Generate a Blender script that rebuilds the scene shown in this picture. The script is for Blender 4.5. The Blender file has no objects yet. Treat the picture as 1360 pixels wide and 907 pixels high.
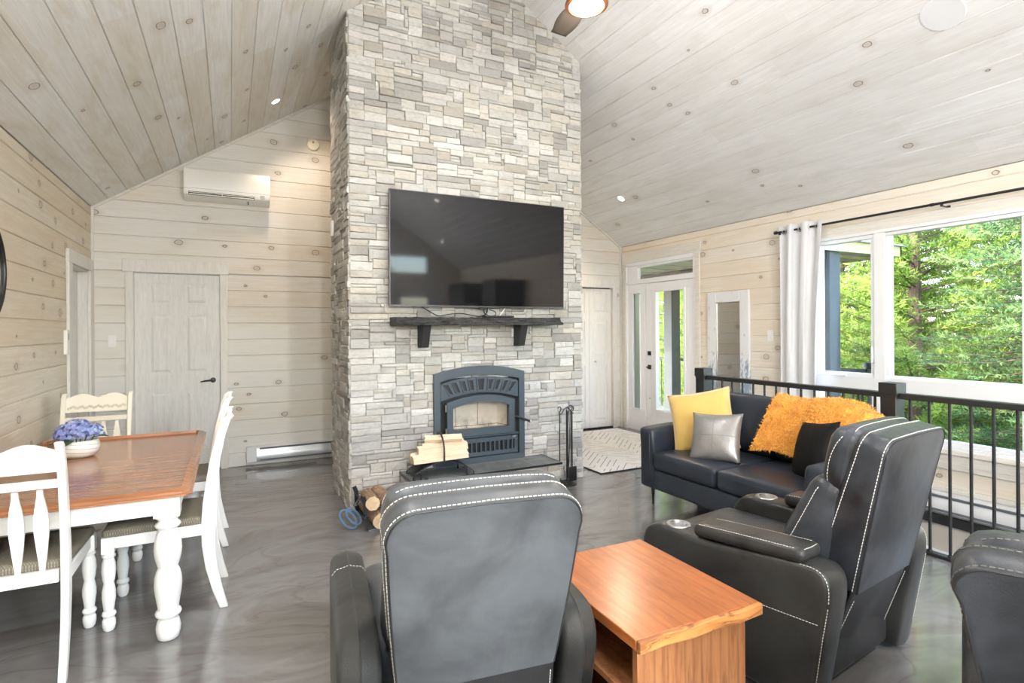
LIGHT_K, SKY_K, SUN_K, EXPO, GLOBE, FANW = 4.5, 2.0, 7.0, .70, 480, 32
import bpy, bmesh, math, random
from mathutils import Vector, Matrix, Euler
PI = math.pi
SC = bpy.context.scene
COL = SC.collection
RND = random.Random(7)

# ------------------------------------------------------------------ room numbers (metres, camera above the origin)
XL, XR, YB, YF = -1.195, 5.184, 6.628, -4.2
WH, SL = 2.663, 0.6625
XM = (XL + XR) / 2
RIDGE = WH + SL * (XM - XL)
ANG = math.atan(SL)
PW, PPH = 0.174, 2.059            # plank height and phase on the walls
CX0, CX1, CY0, CY1 = 0.864, 3.06, 4.57, 5.36   # chimney
def ceil_z(x): return WH + SL * ((x - XL) if x < XM else (XR - x))

# ------------------------------------------------------------------ mesh builder
class MB:
    def __init__(self): self.bm = bmesh.new()
    def _m(self, verts, M):
        if M is not None: bmesh.ops.transform(self.bm, matrix=M, verts=verts)
    def box(self, x0, x1, y0, y1, z0, z1, M=None):
        p = [(x0,y0,z0),(x1,y0,z0),(x1,y1,z0),(x0,y1,z0),(x0,y0,z1),(x1,y0,z1),(x1,y1,z1),(x0,y1,z1)]
        v = [self.bm.verts.new(q) for q in p]
        for f in ((0,3,2,1),(4,5,6,7),(0,1,5,4),(1,2,6,5),(2,3,7,6),(3,0,4,7)): self.bm.faces.new([v[i] for i in f])
        self._m(v, M); return v
    def prism(self, pts, a0, a1, axis='x', M=None):
        # pts in the two other axes; axis x: (y,z), y: (x,z), z: (x,y)
        def P(p, a): return {'x': (a, p[0], p[1]), 'y': (p[0], a, p[1]), 'z': (p[0], p[1], a)}[axis]
        A = [self.bm.verts.new(P(p, a0)) for p in pts]; B = [self.bm.verts.new(P(p, a1)) for p in pts]
        n = len(pts); fs = [self.bm.faces.new(A), self.bm.faces.new(B[::-1])]
        for i in range(n): fs.append(self.bm.faces.new((A[i], B[i], B[(i+1) % n], A[(i+1) % n])))
        bmesh.ops.recalc_face_normals(self.bm, faces=fs)
        self._m(A + B, M); return A + B
    def lathe(self, prof, seg=24, M=None, cap=True):
        rings = []; allv = []
        for r, z in prof:
            ring = [self.bm.verts.new((r*math.cos(2*PI*i/seg), r*math.sin(2*PI*i/seg), z)) for i in range(seg)]
            rings.append(ring); allv += ring
        fs = []
        for a, b in zip(rings, rings[1:]):
            for i in range(seg): fs.append(self.bm.faces.new((a[i], a[(i+1) % seg], b[(i+1) % seg], b[i])))
        if cap:
            fs.append(self.bm.faces.new(rings[0][::-1])); fs.append(self.bm.faces.new(rings[-1]))
        self._m(allv, M); return allv
    def cyl(self, r, z0, z1, seg=20, M=None): return self.lathe([(r, z0), (r, z1)], seg, M)
    def tube(self, pts, r, seg=8, M=None, closed=False):
        pts = [Vector(p) for p in pts]; n = len(pts); rings = []; allv = []
        up = Vector((0, 0, 1)); prev = None
        for i, p in enumerate(pts):
            a = pts[(i-1) % n] if (closed or i > 0) else p
            b = pts[(i+1) % n] if (closed or i < n-1) else p
            t = (b - a).normalized()
            if prev is None:
                s = t.cross(up)
                if s.length < 1e-3: s = t.cross(Vector((1, 0, 0)))
                s.normalize()
            else:
                s = prev - t * prev.dot(t); s.normalize()
            prev = s; w = t.cross(s)
            rr = r[i] if isinstance(r, (list, tuple)) else r
            ring = [self.bm.verts.new(p + (s*math.cos(2*PI*k/seg) + w*math.sin(2*PI*k/seg))*rr) for k in range(seg)]
            rings.append(ring); allv += ring
        prs = list(zip(rings, rings[1:])) + ([(rings[-1], rings[0])] if closed else [])
        for a, b in prs:
            for k in range(seg): self.bm.faces.new((a[k], a[(k+1) % seg], b[(k+1) % seg], b[k]))
        if not closed: self.bm.faces.new(rings[0][::-1]); self.bm.faces.new(rings[-1])
        self._m(allv, M); return allv
    def rbox(self, x0, x1, y0, y1, z0, z1, r=0.02, n=6, puff=(0, 0, 0), M=None, fn=None):
        # rounded box; puff bulges each pair of faces outwards
        c = Vector(((x0+x1)/2, (y0+y1)/2, (z0+z1)/2)); h = Vector(((x1-x0)/2, (y1-y0)/2, (z1-z0)/2))
        r = min(r, h.x*.98, h.y*.98, h.z*.98)
        vs = {}; out = []
        def crd(i, hh):
            # spread points so that the rounded edge gets its share
            k = 2; m = n + 2*k
            if i <= k: return -hh + (r * (1 - math.cos(PI/2*i/k)) if True else 0)
            if i >= m-k: return hh - r * (1 - math.cos(PI/2*(m-i)/k))
            return -(hh-r) + 2*(hh-r)*(i-k)/n
        m = n + 4
        def V(i, j, k):
            if (i, j, k) in vs: return vs[(i, j, k)]
            q = Vector((crd(i, h.x), crd(j, h.y), crd(k, h.z)))
            inn = Vector([max(-(h[a]-r), min(h[a]-r, q[a])) for a in range(3)])
            d = q - inn
            if d.length > 1e-9: q = inn + d.normalized()*r
            u = [q[a]/h[a] for a in range(3)]
            g = lambda a: max(0, 1-u[a]*u[a])
            q = q + Vector((puff[0]*g(1)*g(2)*u[0], puff[1]*g(0)*g(2)*u[1], puff[2]*g(0)*g(1)*u[2]))
            q = q + c
            if fn: q = Vector(fn(q))
            v = self.bm.verts.new(q); vs[(i, j, k)] = v; out.append(v); return v
        for a in range(m):
            for b in range(m):
                for s in (0, m):
                    for o in range(3):
                        def I(p, q):
                            t = [0, 0, 0]; t[o] = s; t[(o+1) % 3] = p; t[(o+2) % 3] = q; return V(*t)
                        f = [I(a, b), I(a+1, b), I(a+1, b+1), I(a, b+1)]
                        if s == 0: f.reverse()
                        self.bm.faces.new(f)
        self._m(out, M); return out
    def grid(self, fn, nu, nv, closed_u=False):
        V = [[self.bm.verts.new(fn(i/nu, j/nv)) for j in range(nv+1)] for i in range(nu + (0 if closed_u else 1))]
        m = len(V)
        for i in range(nu):
            for j in range(nv):
                self.bm.faces.new((V[i][j], V[(i+1) % m][j], V[(i+1) % m][j+1], V[i][j+1]))
        return V
    def clip(self, co, no):
        g = self.bm.verts[:] + self.bm.edges[:] + self.bm.faces[:]
        bmesh.ops.bisect_plane(self.bm, geom=g, plane_co=co, plane_no=no, clear_outer=True)
    def build(self, name, mat, parent=None, smooth=35, bevel=0, seg=2, sub=0, solid=0, loc=None, rot=None):
        me = bpy.data.meshes.new(name); self.bm.to_mesh(me); self.bm.free()
        for m in (mat if isinstance(mat, (list, tuple)) else [mat]): me.materials.append(m)
        if smooth:
            for p in me.polygons: p.use_smooth = True
            me.set_sharp_from_angle(angle=math.radians(smooth))
        o = bpy.data.objects.new(name, me); COL.objects.link(o)
        if parent: o.parent = parent
        if loc: o.location = loc
        if rot: o.rotation_euler = rot
        if solid:
            md = o.modifiers.new('s', 'SOLIDIFY'); md.thickness = solid; md.offset = 0
        if bevel:
            md = o.modifiers.new('b', 'BEVEL'); md.width = bevel; md.segments = seg; md.limit_method = 'ANGLE'; md.angle_limit = math.radians(40); md.harden_normals = False
            for p in me.polygons: p.use_smooth = True
            me.set_sharp_from_angle(angle=math.radians(60))
        if sub:
            md = o.modifiers.new('u', 'SUBSURF'); md.levels = sub; md.render_levels = sub
            for p in me.polygons: p.use_smooth = True
            me.set_sharp_from_angle(angle=math.radians(180))
        return o
def tag(o, label=None, cat=None, group=None, kind=None):
    if label: o['label'] = label
    if cat: o['category'] = cat
    if group: o['group'] = group
    if kind: o['kind'] = kind
    return o
def thing(name, label, cat, loc=(0, 0, 0), rotz=0, group=None, rot=None):
    o = bpy.data.objects.new(name, None); COL.objects.link(o)
    o.empty_display_size = .1
    o.location = loc; o.rotation_euler = rot if rot else (0, 0, rotz)
    return tag(o, label, cat, group)
def copy_tree(o, loc, rotz, label=None, parent=None):
    c = o.copy(); COL.objects.link(c)
    if parent: c.parent = parent
    else:
        c.location = loc; c.rotation_euler = (0, 0, rotz)
        if label: c['label'] = label
    for ch in list(o.children): copy_tree(ch, None, None, None, c)
    return c
def T(x, y, z): return Matrix.Translation((x, y, z))
def R(a, ax): return Matrix.Rotation(a, 4, ax)
def rot_to(d): return Vector(d).to_track_quat('Z', 'Y').to_matrix().to_4x4()
def bar(mb, a, b, r, seg=10):
    a = Vector(a); b = Vector(b); mb.cyl(r, 0, (b-a).length, seg, T(*a) @ rot_to(b-a))

# ------------------------------------------------------------------ node helpers
class N:
    def __init__(self, name):
        self.mat = bpy.data.materials.new(name); self.mat.use_nodes = True
        self.nt = self.mat.node_tree; self.nt.nodes.clear()
        self.out = self.nt.nodes.new('ShaderNodeOutputMaterial')
        self.b = self.nt.nodes.new('ShaderNodeBsdfPrincipled')
        self.nt.links.new(self.b.outputs[0], self.out.inputs[0])
    def put(self, s, v):
        if isinstance(v, bpy.types.NodeSocket): self.nt.links.new(v, s)
        elif isinstance(v, (tuple, list)):
            s.default_value = (tuple(v) + (1,)) if (len(v) == 3 and len(s.default_value) == 4) else tuple(v)
        else: s.default_value = v
    def new(self, t, **k):
        n = self.nt.nodes.new(t)
        for a, b in k.items(): setattr(n, a, b)
        return n
    def m(self, op, a, b=None, c=None, clamp=False):
        n = self.new('ShaderNodeMath', operation=op); n.use_clamp = clamp
        for i, v in enumerate((a, b, c)):
            if v is not None: self.put(n.inputs[i], v)
        return n.outputs[0]
    def pos(self, obj=True):
        return self.new('ShaderNodeTexCoord').outputs['Object' if obj else 'Generated']
    def wpos(self): return self.new('ShaderNodeNewGeometry').outputs['Position']
    def sep(self, v):
        n = self.new('ShaderNodeSeparateXYZ'); self.put(n.inputs[0], v); return n.outputs
    def comb(self, x, y, z):
        n = self.new('ShaderNodeCombineXYZ')
        for i, v in enumerate((x, y, z)): self.put(n.inputs[i], v)
        return n.outputs[0]
    def scale(self, v, s, off=(0, 0, 0)):
        n = self.new('ShaderNodeMapping'); self.put(n.inputs['Vector'], v); n.inputs['Scale'].default_value = s if isinstance(s, tuple) else (s, s, s)
        n.inputs['Location'].default_value = off; return n.outputs[0]
    def noise(self, v, scale=5, detail=3, rough=.5, dist=0, dim='3D', col=False):
        n = self.new('ShaderNodeTexNoise', noise_dimensions=dim); self.put(n.inputs['Vector'], v)
        n.inputs['Scale'].default_value = scale; n.inputs['Detail'].default_value = detail
        n.inputs['Roughness'].default_value = rough; n.inputs['Distortion'].default_value = dist
        return n.outputs[1 if col else 0]
    def vor(self, v, scale=5, feat='F1', out=0):
        n = self.new('ShaderNodeTexVoronoi', feature=feat); self.put(n.inputs['Vector'], v); n.inputs['Scale'].default_value = scale
        return n.outputs[out]
    def white(self, v):
        n = self.new('ShaderNodeTexWhiteNoise', noise_dimensions='3D'); self.put(n.inputs['Vector'], v); return n.outputs[1], n.outputs[0]
    def ramp(self, f, stops, interp='LINEAR'):
        n = self.new('ShaderNodeValToRGB'); self.put(n.inputs[0], f); cr = n.color_ramp; cr.interpolation = interp
        while len(cr.elements) > 1: cr.elements.remove(cr.elements[-1])
        cr.elements[0].position = stops[0][0]; cr.elements[0].color = tuple(stops[0][1]) + (1,)
        for p, c in stops[1:]:
            e = cr.elements.new(p); e.color = tuple(c) + (1,)
        return n.outputs[0]
    def mr(self, v, a, b, c=0, d=1, smooth=False):
        n = self.new('ShaderNodeMapRange', interpolation_type='SMOOTHSTEP' if smooth else 'LINEAR'); self.put(n.inputs[0], v)
        for i, q in zip((1, 2, 3, 4), (a, b, c, d)): self.put(n.inputs[i], q)
        return n.outputs[0]
    def mix(self, f, a, b, mode='MIX'):
        n = self.new('ShaderNodeMix', data_type='RGBA', blend_type=mode); self.put(n.inputs[0], f); self.put(n.inputs[6], a); self.put(n.inputs[7], b)
        return n.outputs[2]
    def bump(self, h, strength=.3, dist=.01):
        n = self.new('ShaderNodeBump'); n.inputs['Strength'].default_value = strength; n.inputs['Distance'].default_value = dist
        self.put(n.inputs['Height'], h); self.put(self.b.inputs['Normal'], n.outputs[0])
    def set(self, **k):
        names = dict(col='Base Color', rough='Roughness', metal='Metallic', spec='Specular IOR Level', coat='Coat Weight', coatr='Coat Roughness',
                     trans='Transmission Weight', ior='IOR', emis='Emission Color', es='Emission Strength', sheen='Sheen Weight', alpha='Alpha', sss='Subsurface Weight')
        for a, v in k.items(): self.put(self.b.inputs[names[a]], v)
        return self.mat
def srgb(r, g, b):
    f = lambda c: (c/255/12.92) if c/255 <= .04045 else ((c/255+.055)/1.055)**2.4
    return (f(r), f(g), f(b))
def plain(name, col, rough=.5, **k):
    n = N(name); return n.set(col=col, rough=rough, **k)

def plank_mat(name, along, across, phase, width, c_lo, c_hi, c_stain, stain=.5, knots=1.0, rough=.55, kd=.45, cscale=1.0, white=None, wamt=0.0):
    n = N(name); s = n.sep(n.wpos()); ax = {'x': 0, 'y': 1, 'z': 2}
    u = s[ax[along]]
    v = n.m('DIVIDE', n.m('SUBTRACT', n.m('MULTIPLY', s[ax[across]], cscale), phase), width)
    row = n.m('FLOOR', v); fv = n.m('SUBTRACT', v, row)
    rr, rv = n.white(n.comb(row, 3.1, 7.7)); rs = n.sep(rr)
    # board joints along the row
    uo = n.m('ADD', u, n.m('MULTIPLY', rs[0], 9.0))
    board = n.m('FLOOR', n.m('DIVIDE', uo, 2.6))
    bc, bv = n.white(n.comb(row, board, 1.3)); bs = n.sep(bc)
    gv = n.comb(n.m('MULTIPLY', n.m('ADD', u, n.m('MULTIPLY', bs[1], 31)), 1.1), n.m('MULTIPLY', n.m('ADD', v, n.m('MULTIPLY', bs[0], 5)), 4.5), n.m('MULTIPLY', row, 1.7))
    g1 = n.noise(gv, 2.2, 5, .6, .6)
    gf = n.noise(n.comb(n.m('MULTIPLY', u, 2.0), n.m('MULTIPLY', v, 30), row), 2.0, 3, .6)
    # knots
    ku = n.m('DIVIDE', n.m('ADD', u, n.m('MULTIPLY', rs[1], 7)), kd)
    cell = n.m('FLOOR', ku); kc, kv = n.white(n.comb(row, cell, 9.2)); ks = n.sep(kc)
    du = n.m('MULTIPLY', n.m('SUBTRACT', n.m('SUBTRACT', ku, cell), n.m('ADD', .2, n.m('MULTIPLY', ks[0], .6))), kd)
    dv = n.m('MULTIPLY', n.m('SUBTRACT', fv, n.m('ADD', .2, n.m('MULTIPLY', ks[1], .6))), width)
    wob = n.m('MULTIPLY', n.m('SUBTRACT', n.noise(n.wpos(), 34, 2), .5), .016)
    d = n.m('ADD', n.m('SQRT', n.m('ADD', n.m('POWER', n.m('MULTIPLY', du, .7), 2), n.m('POWER', dv, 2))), wob)
    size = n.m('MULTIPLY', n.m('ADD', .35, ks[2]), .020)
    pres = n.m('LESS_THAN', kv, .62 * knots)
    core = n.m('MULTIPLY', n.mr(d, size, n.m('MULTIPLY', size, .5), 0, 1, True), pres)
    ring = n.m('MULTIPLY', n.mr(n.m('ABSOLUTE', n.m('SUBTRACT', d, size)), .0045, .001, 0, 1, True), pres)
    halo = n.m('MULTIPLY', n.mr(d, n.m('MULTIPLY', size, 3.2), size, 0, 1, True), pres)
    base = n.mix(n.mr(g1, .3, .7), c_lo, c_hi)
    base = n.mix(n.m('MULTIPLY', n.m('SUBTRACT', bs[2], .35, clamp=True), .55), base, c_stain)
    st = n.m('MULTIPLY', n.mr(n.noise(n.comb(n.m('MULTIPLY', u, .9), n.m('MULTIPLY', v, .75), 2.0), 1.7, 5, .68, .5), .48, .72), stain)
    base = n.mix(st, base, c_stain)
    if white is not None:
        wv = n.mr(n.noise(n.comb(n.m('MULTIPLY', u, .35), n.m('MULTIPLY', v, .12), 5.0), 1.3, 2), .4, .6)
        base = n.mix(n.m('MULTIPLY', wv, wamt), base, white)
    fine = n.mix(n.m('MULTIPLY', n.mr(gf, .48, .72), .16), base, tuple(c*.55 for c in c_stain))
    kcol = srgb(128, 112, 94)
    c = n.mix(n.m('MULTIPLY', halo, .22), fine, srgb(165, 145, 120))
    c = n.mix(n.m('MULTIPLY', core, .25), c, kcol)
    c = n.mix(n.m('MULTIPLY', ring, .8), c, srgb(92, 80, 68))
    n.bump(gf, .12, .002)
    return n.set(col=c, rough=rough, spec=.35)

M = {}
ck = lambda *a: srgb(*a)
M['wall_back'] = plank_mat('back wall planks', 'x', 'z', PPH, PW, ck(210, 205, 195), ck(224, 221, 214), ck(212, 196, 172), .5, .5, white=ck(224, 224, 222), wamt=.7)
M['wall_left'] = plank_mat('left wall planks', 'y', 'z', PPH, PW, ck(203, 193, 175), ck(219, 212, 198), ck(202, 182, 152), .5, 1.0)
M['wall_right'] = plank_mat('right wall planks', 'y', 'z', PPH, PW, ck(220, 212, 198), ck(233, 228, 218), ck(222, 200, 170), .5, .75)
M['ceil_l'] = plank_mat('ceiling planks left', 'y', 'x', XL/math.cos(ANG) - .016, .184, ck(218, 218, 217), ck(234, 235, 235), ck(202, 192, 174), .7, .6, kd=.75, cscale=1/math.cos(ANG), rough=.45)
M['ceil_r'] = plank_mat('ceiling planks right', 'y', 'x', XR/math.cos(ANG) - .168, .184, ck(222, 222, 222), ck(236, 237, 237), ck(206, 203, 197), .6, .65, kd=.75, cscale=1/math.cos(ANG), rough=.45)

def trimwood(name, lo, hi, ax='z'):
    n = N(name); p = n.wpos(); sc = {'z': (14, 14, 1.2), 'x': (1.2, 14, 14), 'y': (14, 1.2, 14)}[ax]
    g = n.noise(n.scale(p, sc), 2.5, 5, .65, .4); g2 = n.noise(n.scale(p, tuple(3*q for q in sc)), 3, 2)
    c = n.mix(n.mr(g, .3, .7), lo, hi); c = n.mix(n.m('MULTIPLY', n.mr(g2, .5, .75), .25), c, tuple(q*.6 for q in lo))
    n.bump(g2, .1, .002); return n.set(col=c, rough=.5, spec=.35)
M['trim'] = trimwood('whitewashed trim', ck(212, 209, 203), ck(228, 226, 222))
M['trimh'] = trimwood('whitewashed header trim', ck(202, 197, 186), ck(221, 218, 211), 'x')
M['trimy'] = trimwood('whitewashed window trim', ck(210, 205, 195), ck(226, 222, 214), 'y')
M['door'] = trimwood('whitewashed door', ck(214, 213, 210), ck(229, 228, 226))
M['closet'] = trimwood('painted closet door', ck(222, 220, 215), ck(232, 230, 226))
M['white'] = plain('white vinyl', ck(232, 233, 235), .35)
M['whitep'] = plain('white plastic', ck(236, 234, 228), .35)
M['black'] = plain('black metal', (.012, .012, .013), .38)
M['blackm'] = plain('matt black paint', (.018, .018, .019), .6)
M['steel'] = plain('brushed steel', (.62, .62, .62), .3, metal=1)
M['dark'] = plain('dark void', (.006, .006, .006), .9)
M['white_paint'] = plain('white painted furniture', ck(238, 237, 234), .32)
M['cream_paint'] = plain('cream painted furniture', ck(228, 221, 205), .4)
M['beige'] = plain('beige drywall', ck(196, 188, 176), .8)
n = N('window glass'); n.set(col=(1, 1, 1), rough=0, trans=1, ior=1.01, spec=.5)
# thin pane: mostly see-through with a reflection
g = n.new('ShaderNodeBsdfGlossy'); g.inputs['Roughness'].default_value = 0.0; g.inputs['Color'].default_value = (1, 1, 1, 1)
t = n.new('ShaderNodeBsdfTransparent'); lw = n.new('ShaderNodeLayerWeight'); fz_ = n.m('ADD', n.m('MULTIPLY', n.m('POWER', lw.outputs['Facing'], 5), .9), .05)
mx = n.new('ShaderNodeMixShader'); n.nt.links.new(fz_, mx.inputs[0]); n.nt.links.new(t.outputs[0], mx.inputs[1]); n.nt.links.new(g.outputs[0], mx.inputs[2])
n.nt.links.new(mx.outputs[0], n.out.inputs[0]); M['glass'] = n.mat

# polished swirled concrete floor
n = N('polished epoxy floor'); p = n.wpos()
w = n.noise(n.scale(p, (.5, .8, 1)), 1.0, 3, .5, 0, col=True)
q = n.new('ShaderNodeVectorMath', operation='MULTIPLY_ADD'); n.put(q.inputs[0], w); q.inputs[1].default_value = (1.6, 1.6, 0); n.put(q.inputs[2], n.scale(p, (.55, 1.5, 1)))
a = n.noise(q.outputs[0], 1.5, 6, .6, 1.2)
v = n.noise(q.outputs[0], 1.1, 4, .5, .8)
vein = n.mr(n.m('ABSOLUTE', n.m('SUBTRACT', v, .5)), .012, .0, 0, 1, True)
c = n.ramp(a, [(.25, ck(88, 84, 81)), (.42, ck(110, 108, 106)), (.55, ck(126, 125, 125)), (.68, ck(103, 98, 94)), (.8, ck(134, 134, 134))])
c = n.mix(n.m('MULTIPLY', vein, .3), c, ck(84, 74, 66))
r_ = n.mr(n.noise(p, 3, 3), .3, .7, .10, .20)
n.bump(n.noise(p, 1.6, 2), .04, .02)
M['floor'] = n.set(col=c, rough=r_, spec=.5, coat=.25, coatr=.1)

def leather(name, lo, hi, rough=.36, sc=3.0, bump=.25):
    n = N(name); p = n.pos()
    a = n.noise(p, sc, 4, .55, .4); c = n.mix(n.mr(a, .22, .78, 0, 1, True), lo, hi)
    g = n.vor(p, 260); wr = n.m('ADD', n.noise(p, 9, 4, .6), n.m('MULTIPLY', n.noise(p, 3.2, 2, .5, .8), 3.5))
    h = n.m('ADD', n.m('MULTIPLY', g, .12), n.m('MULTIPLY', wr, .8))
    n.bump(h, bump, .006)
    return n.set(col=c, rough=n.mr(a, .2, .8, rough-.02, rough+.06), spec=.42)
M['leather'] = leather('charcoal leather', (.008, .009, .011), (.060, .068, .082), .31, 3.4, .4)
M['leather_lit'] = leather('window-lit mottled leather', (.036, .039, .043), (.108, .117, .128), .32, 4.2)  # charcoal leather lightened: rear window light put into the colour, mottling its own
M['leather_arm'] = leather('charcoal leather arms', (.013, .013, .013), (.044, .045, .044), .31, 3.4, .4)
M['leather_dk'] = leather('dark backing leather', (.014, .014, .015), (.028, .028, .030), .5)
M['leather_navy'] = leather('navy black leather', (.015, .020, .030), (.036, .045, .062), .34, 2.0)
M['thread'] = plain('white thread', ck(225, 222, 212), .6)
# ================================================================== THE ROOM
def struct(o): o['kind'] = 'structure'; return o
def plank_rows(mb, plane, c, inward, a0, a1, z0, z1, holes, width=PW, phase=PPH, gr=.009, bv=.007, th=.02):
    """boards with V grooves on a wall; plane 'x' or 'y' at c, inward = +1/-1 sign of the room side"""
    k = math.floor((z0 - phase) / width)
    while phase + k*width < z1:
        lo = max(z0, phase + k*width); hi = min(z1, phase + (k+1)*width); k += 1
        if hi - lo < .004: continue
        cuts = sorted({lo, hi} | {h for H in holes for h in (H[2], H[3]) if lo < h < hi})
        for l, h in zip(cuts, cuts[1:]):
            mid = (l+h)/2; segs = [(a0, a1)]
            for H in holes:
                if H[2] < mid < H[3]:
                    ns = []
                    for s in segs:
                        if H[1] <= s[0] or H[0] >= s[1]: ns.append(s)
                        else:
                            if H[0] > s[0]: ns.append((s[0], H[0]))
                            if H[1] < s[1]: ns.append((H[1], s[1]))
                    segs = ns
            bl = bv if l == lo else 0; bh = bv if h == hi else 0
            for s0, s1 in segs:
                f = c + inward*0; b = c - inward*th; g = c - inward*gr
                pts = [(b, l), (g, l), (f, l+bl), (f, h-bh), (g, h), (b, h)]
                if bl == 0: pts[1] = (f, l); pts.pop(2)
                if bh == 0:
                    pts = [q for q in pts if q != (f, h-bh)]; pts[-2] = (f, h)
                if plane == 'y': mb.prism([(q[0], q[1]) for q in pts], s0, s1, 'x')
                else: mb.prism([(q[0], q[1]) for q in pts], s0, s1, 'y')
def backing(mb, plane, c0, c1, a0, a1, z0, z1, holes):
    As = sorted({a0, a1} | {h for H in holes for h in H[:2] if a0 < h < a1})
    Zs = sorted({z0, z1} | {h for H in holes for h in H[2:] if z0 < h < z1})
    for x0, x1 in zip(As, As[1:]):
        for y0, y1 in zip(Zs, Zs[1:]):
            mx, my = (x0+x1)/2, (y0+y1)/2
            if any(H[0] < mx < H[1] and H[2] < my < H[3] for H in holes): continue
            if plane == 'y': mb.box(x0, x1, min(c0, c1), max(c0, c1), y0, y1)
            else: mb.box(min(c0, c1), max(c0, c1), x0, x1, y0, y1)
NL = Vector((-math.sin(ANG), 0, math.cos(ANG))); NR = Vector((math.sin(ANG), 0, math.cos(ANG)))
def clip_roof(mb, up=0.0):
    mb.clip((XL, 0, WH+up), NL); mb.clip((XR, 0, WH+up), NR)

DOOR1 = (-.859, -.096, 0, 2.049)                     # opening in the back wall
CLOS = (4.22, 5.02, .02, 2.055)
WL_D = (5.80, 6.47, 0, 2.03)                          # doorway in the left wall
ENT = (5.163, 6.50, 0, 2.395)                         # entry unit on the right wall
WIN = (1.02, 3.56, .46, 2.32)                         # window unit
STW = (-.6, 3.84)                                     # stairwell range in y
# back wall
mb = MB(); holes = [DOOR1, CLOS]
plank_rows(mb, 'y', YB, -1, XL, XR, 0, RIDGE+.1, holes)
backing(mb, 'y', YB+.02, YB+.14, XL-.14, XR+.14, -.02, RIDGE+.1, holes)
clip_roof(mb, .03); struct(mb.build('wall_back', M['wall_back'], smooth=0))
# left wall
mb = MB(); holes = [WL_D]
def plx(mb, c, inward, a0, a1, z0, z1, holes):
    k0 = len(mb.bm.verts)
    plank_rows(mb, 'x', c, inward, a0, a1, z0, z1, holes)
plx(mb, XL, 1, YF, YB, 0, WH, holes)
backing(mb, 'x', XL-.02, XL-.14, YF, YB, -.02, WH, holes)
struct(mb.build('wall_left', M['wall_left'], smooth=0))
# right wall, going down into the stairwell
mb = MB(); holes = [ENT, WIN]
plx(mb, XR, -1, YF, YB, .33, WH, holes)
plx(mb, XR, -1, STW[1], YB, 0, .33, [ENT]); plx(mb, XR, -1, YF, STW[0], 0, .33, [])
plx(mb, XR, -1, STW[0], STW[1], .12, .33, [])
backing(mb, 'x', XR+.02, XR+.14, YF, YB, -.02, WH, holes)
struct(mb.build('wall_right', M['wall_right'], smooth=0))
# wall behind the camera: door, high window, wide opening added for fill daylight
RW = (2.95, 4.35, 2.50, 2.98); RD = (3.55, 4.45, .02, 2.06)
mb = MB(); holes = [RW, RD, (-.95, 2.85, .12, 2.25)]
plank_rows(mb, 'y', YF, 1, XL, XR, 0, RIDGE+.1, holes)
backing(mb, 'y', YF-.02, YF-.14, XL-.14, XR+.14, -.02, RIDGE+.1, holes)
clip_roof(mb, .03); struct(mb.build('wall_front', M['wall_back'], smooth=0))
# ceiling slopes
LS = math.hypot(XM-XL, RIDGE-WH)
for side in (0, 1):
    mb = MB(); w = .184; s = .168 if side == 0 else .168; k = 0; edges = [0]
    while s < LS: edges.append(s); s += w
    edges.append(LS)
    for a, b in zip(edges, edges[1:]):
        pts = [(a, .02), (a, .008), (a+.005, 0), (b-.005, 0), (b, .008), (b, .02)]
        mb.prism(pts, YF-.14, YB+.14, 'y')
    mb.box(-.25, LS, YF-.3, YB+.3, .02, .16)
    if side == 0: Mx = T(XL, 0, WH) @ R(-ANG, 'Y')
    else: Mx = T(XR, 0, WH) @ Matrix.Scale(-1, 4, (1, 0, 0)) @ R(-ANG, 'Y')
    bmesh.ops.transform(mb.bm, matrix=Mx, verts=mb.bm.verts[:])
    bmesh.ops.recalc_face_normals(mb.bm, faces=mb.bm.faces[:])
    o = struct(mb.build('ceiling', M['ceil_l' if side == 0 else 'ceil_r'], smooth=0))
# thin trim where the back wall meets the slopes
for side in (0, 1):
    mb = MB(); mb.box(0, LS, YB-.018, YB, -.022, 0)
    Mx = T(XL, 0, WH) @ R(-ANG, 'Y') if side == 0 else T(XR, 0, WH) @ Matrix.Scale(-1, 4, (1, 0, 0)) @ R(-ANG, 'Y')
    bmesh.ops.transform(mb.bm, matrix=Mx, verts=mb.bm.verts[:]); bmesh.ops.recalc_face_normals(mb.bm, faces=mb.bm.faces[:])
    struct(mb.build('trim_%d' % (1+side), M['trimh'], smooth=0))
mb = MB(); mb.box(XL, XL+.02, YB-.02, YB, 0, WH); struct(mb.build('trim_3', M['trim'], smooth=0))
mb = MB(); mb.box(XR-.025, XR, YB-.025, YB, 0, WH); struct(mb.build('trim_4', M['trim'], smooth=0))
# floor with the stairwell cut out
mb = MB()
SX = 4.0
mb.box(XL-.14, SX, YF-.14, YB+.14, -.12, 0); mb.box(SX, XR+.14, STW[1], YB+.14, -.12, 0); mb.box(SX, XR+.14, YF-.14, STW[0], -.12, 0)
struct(mb.build('floor', M['floor'], smooth=0))
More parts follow.
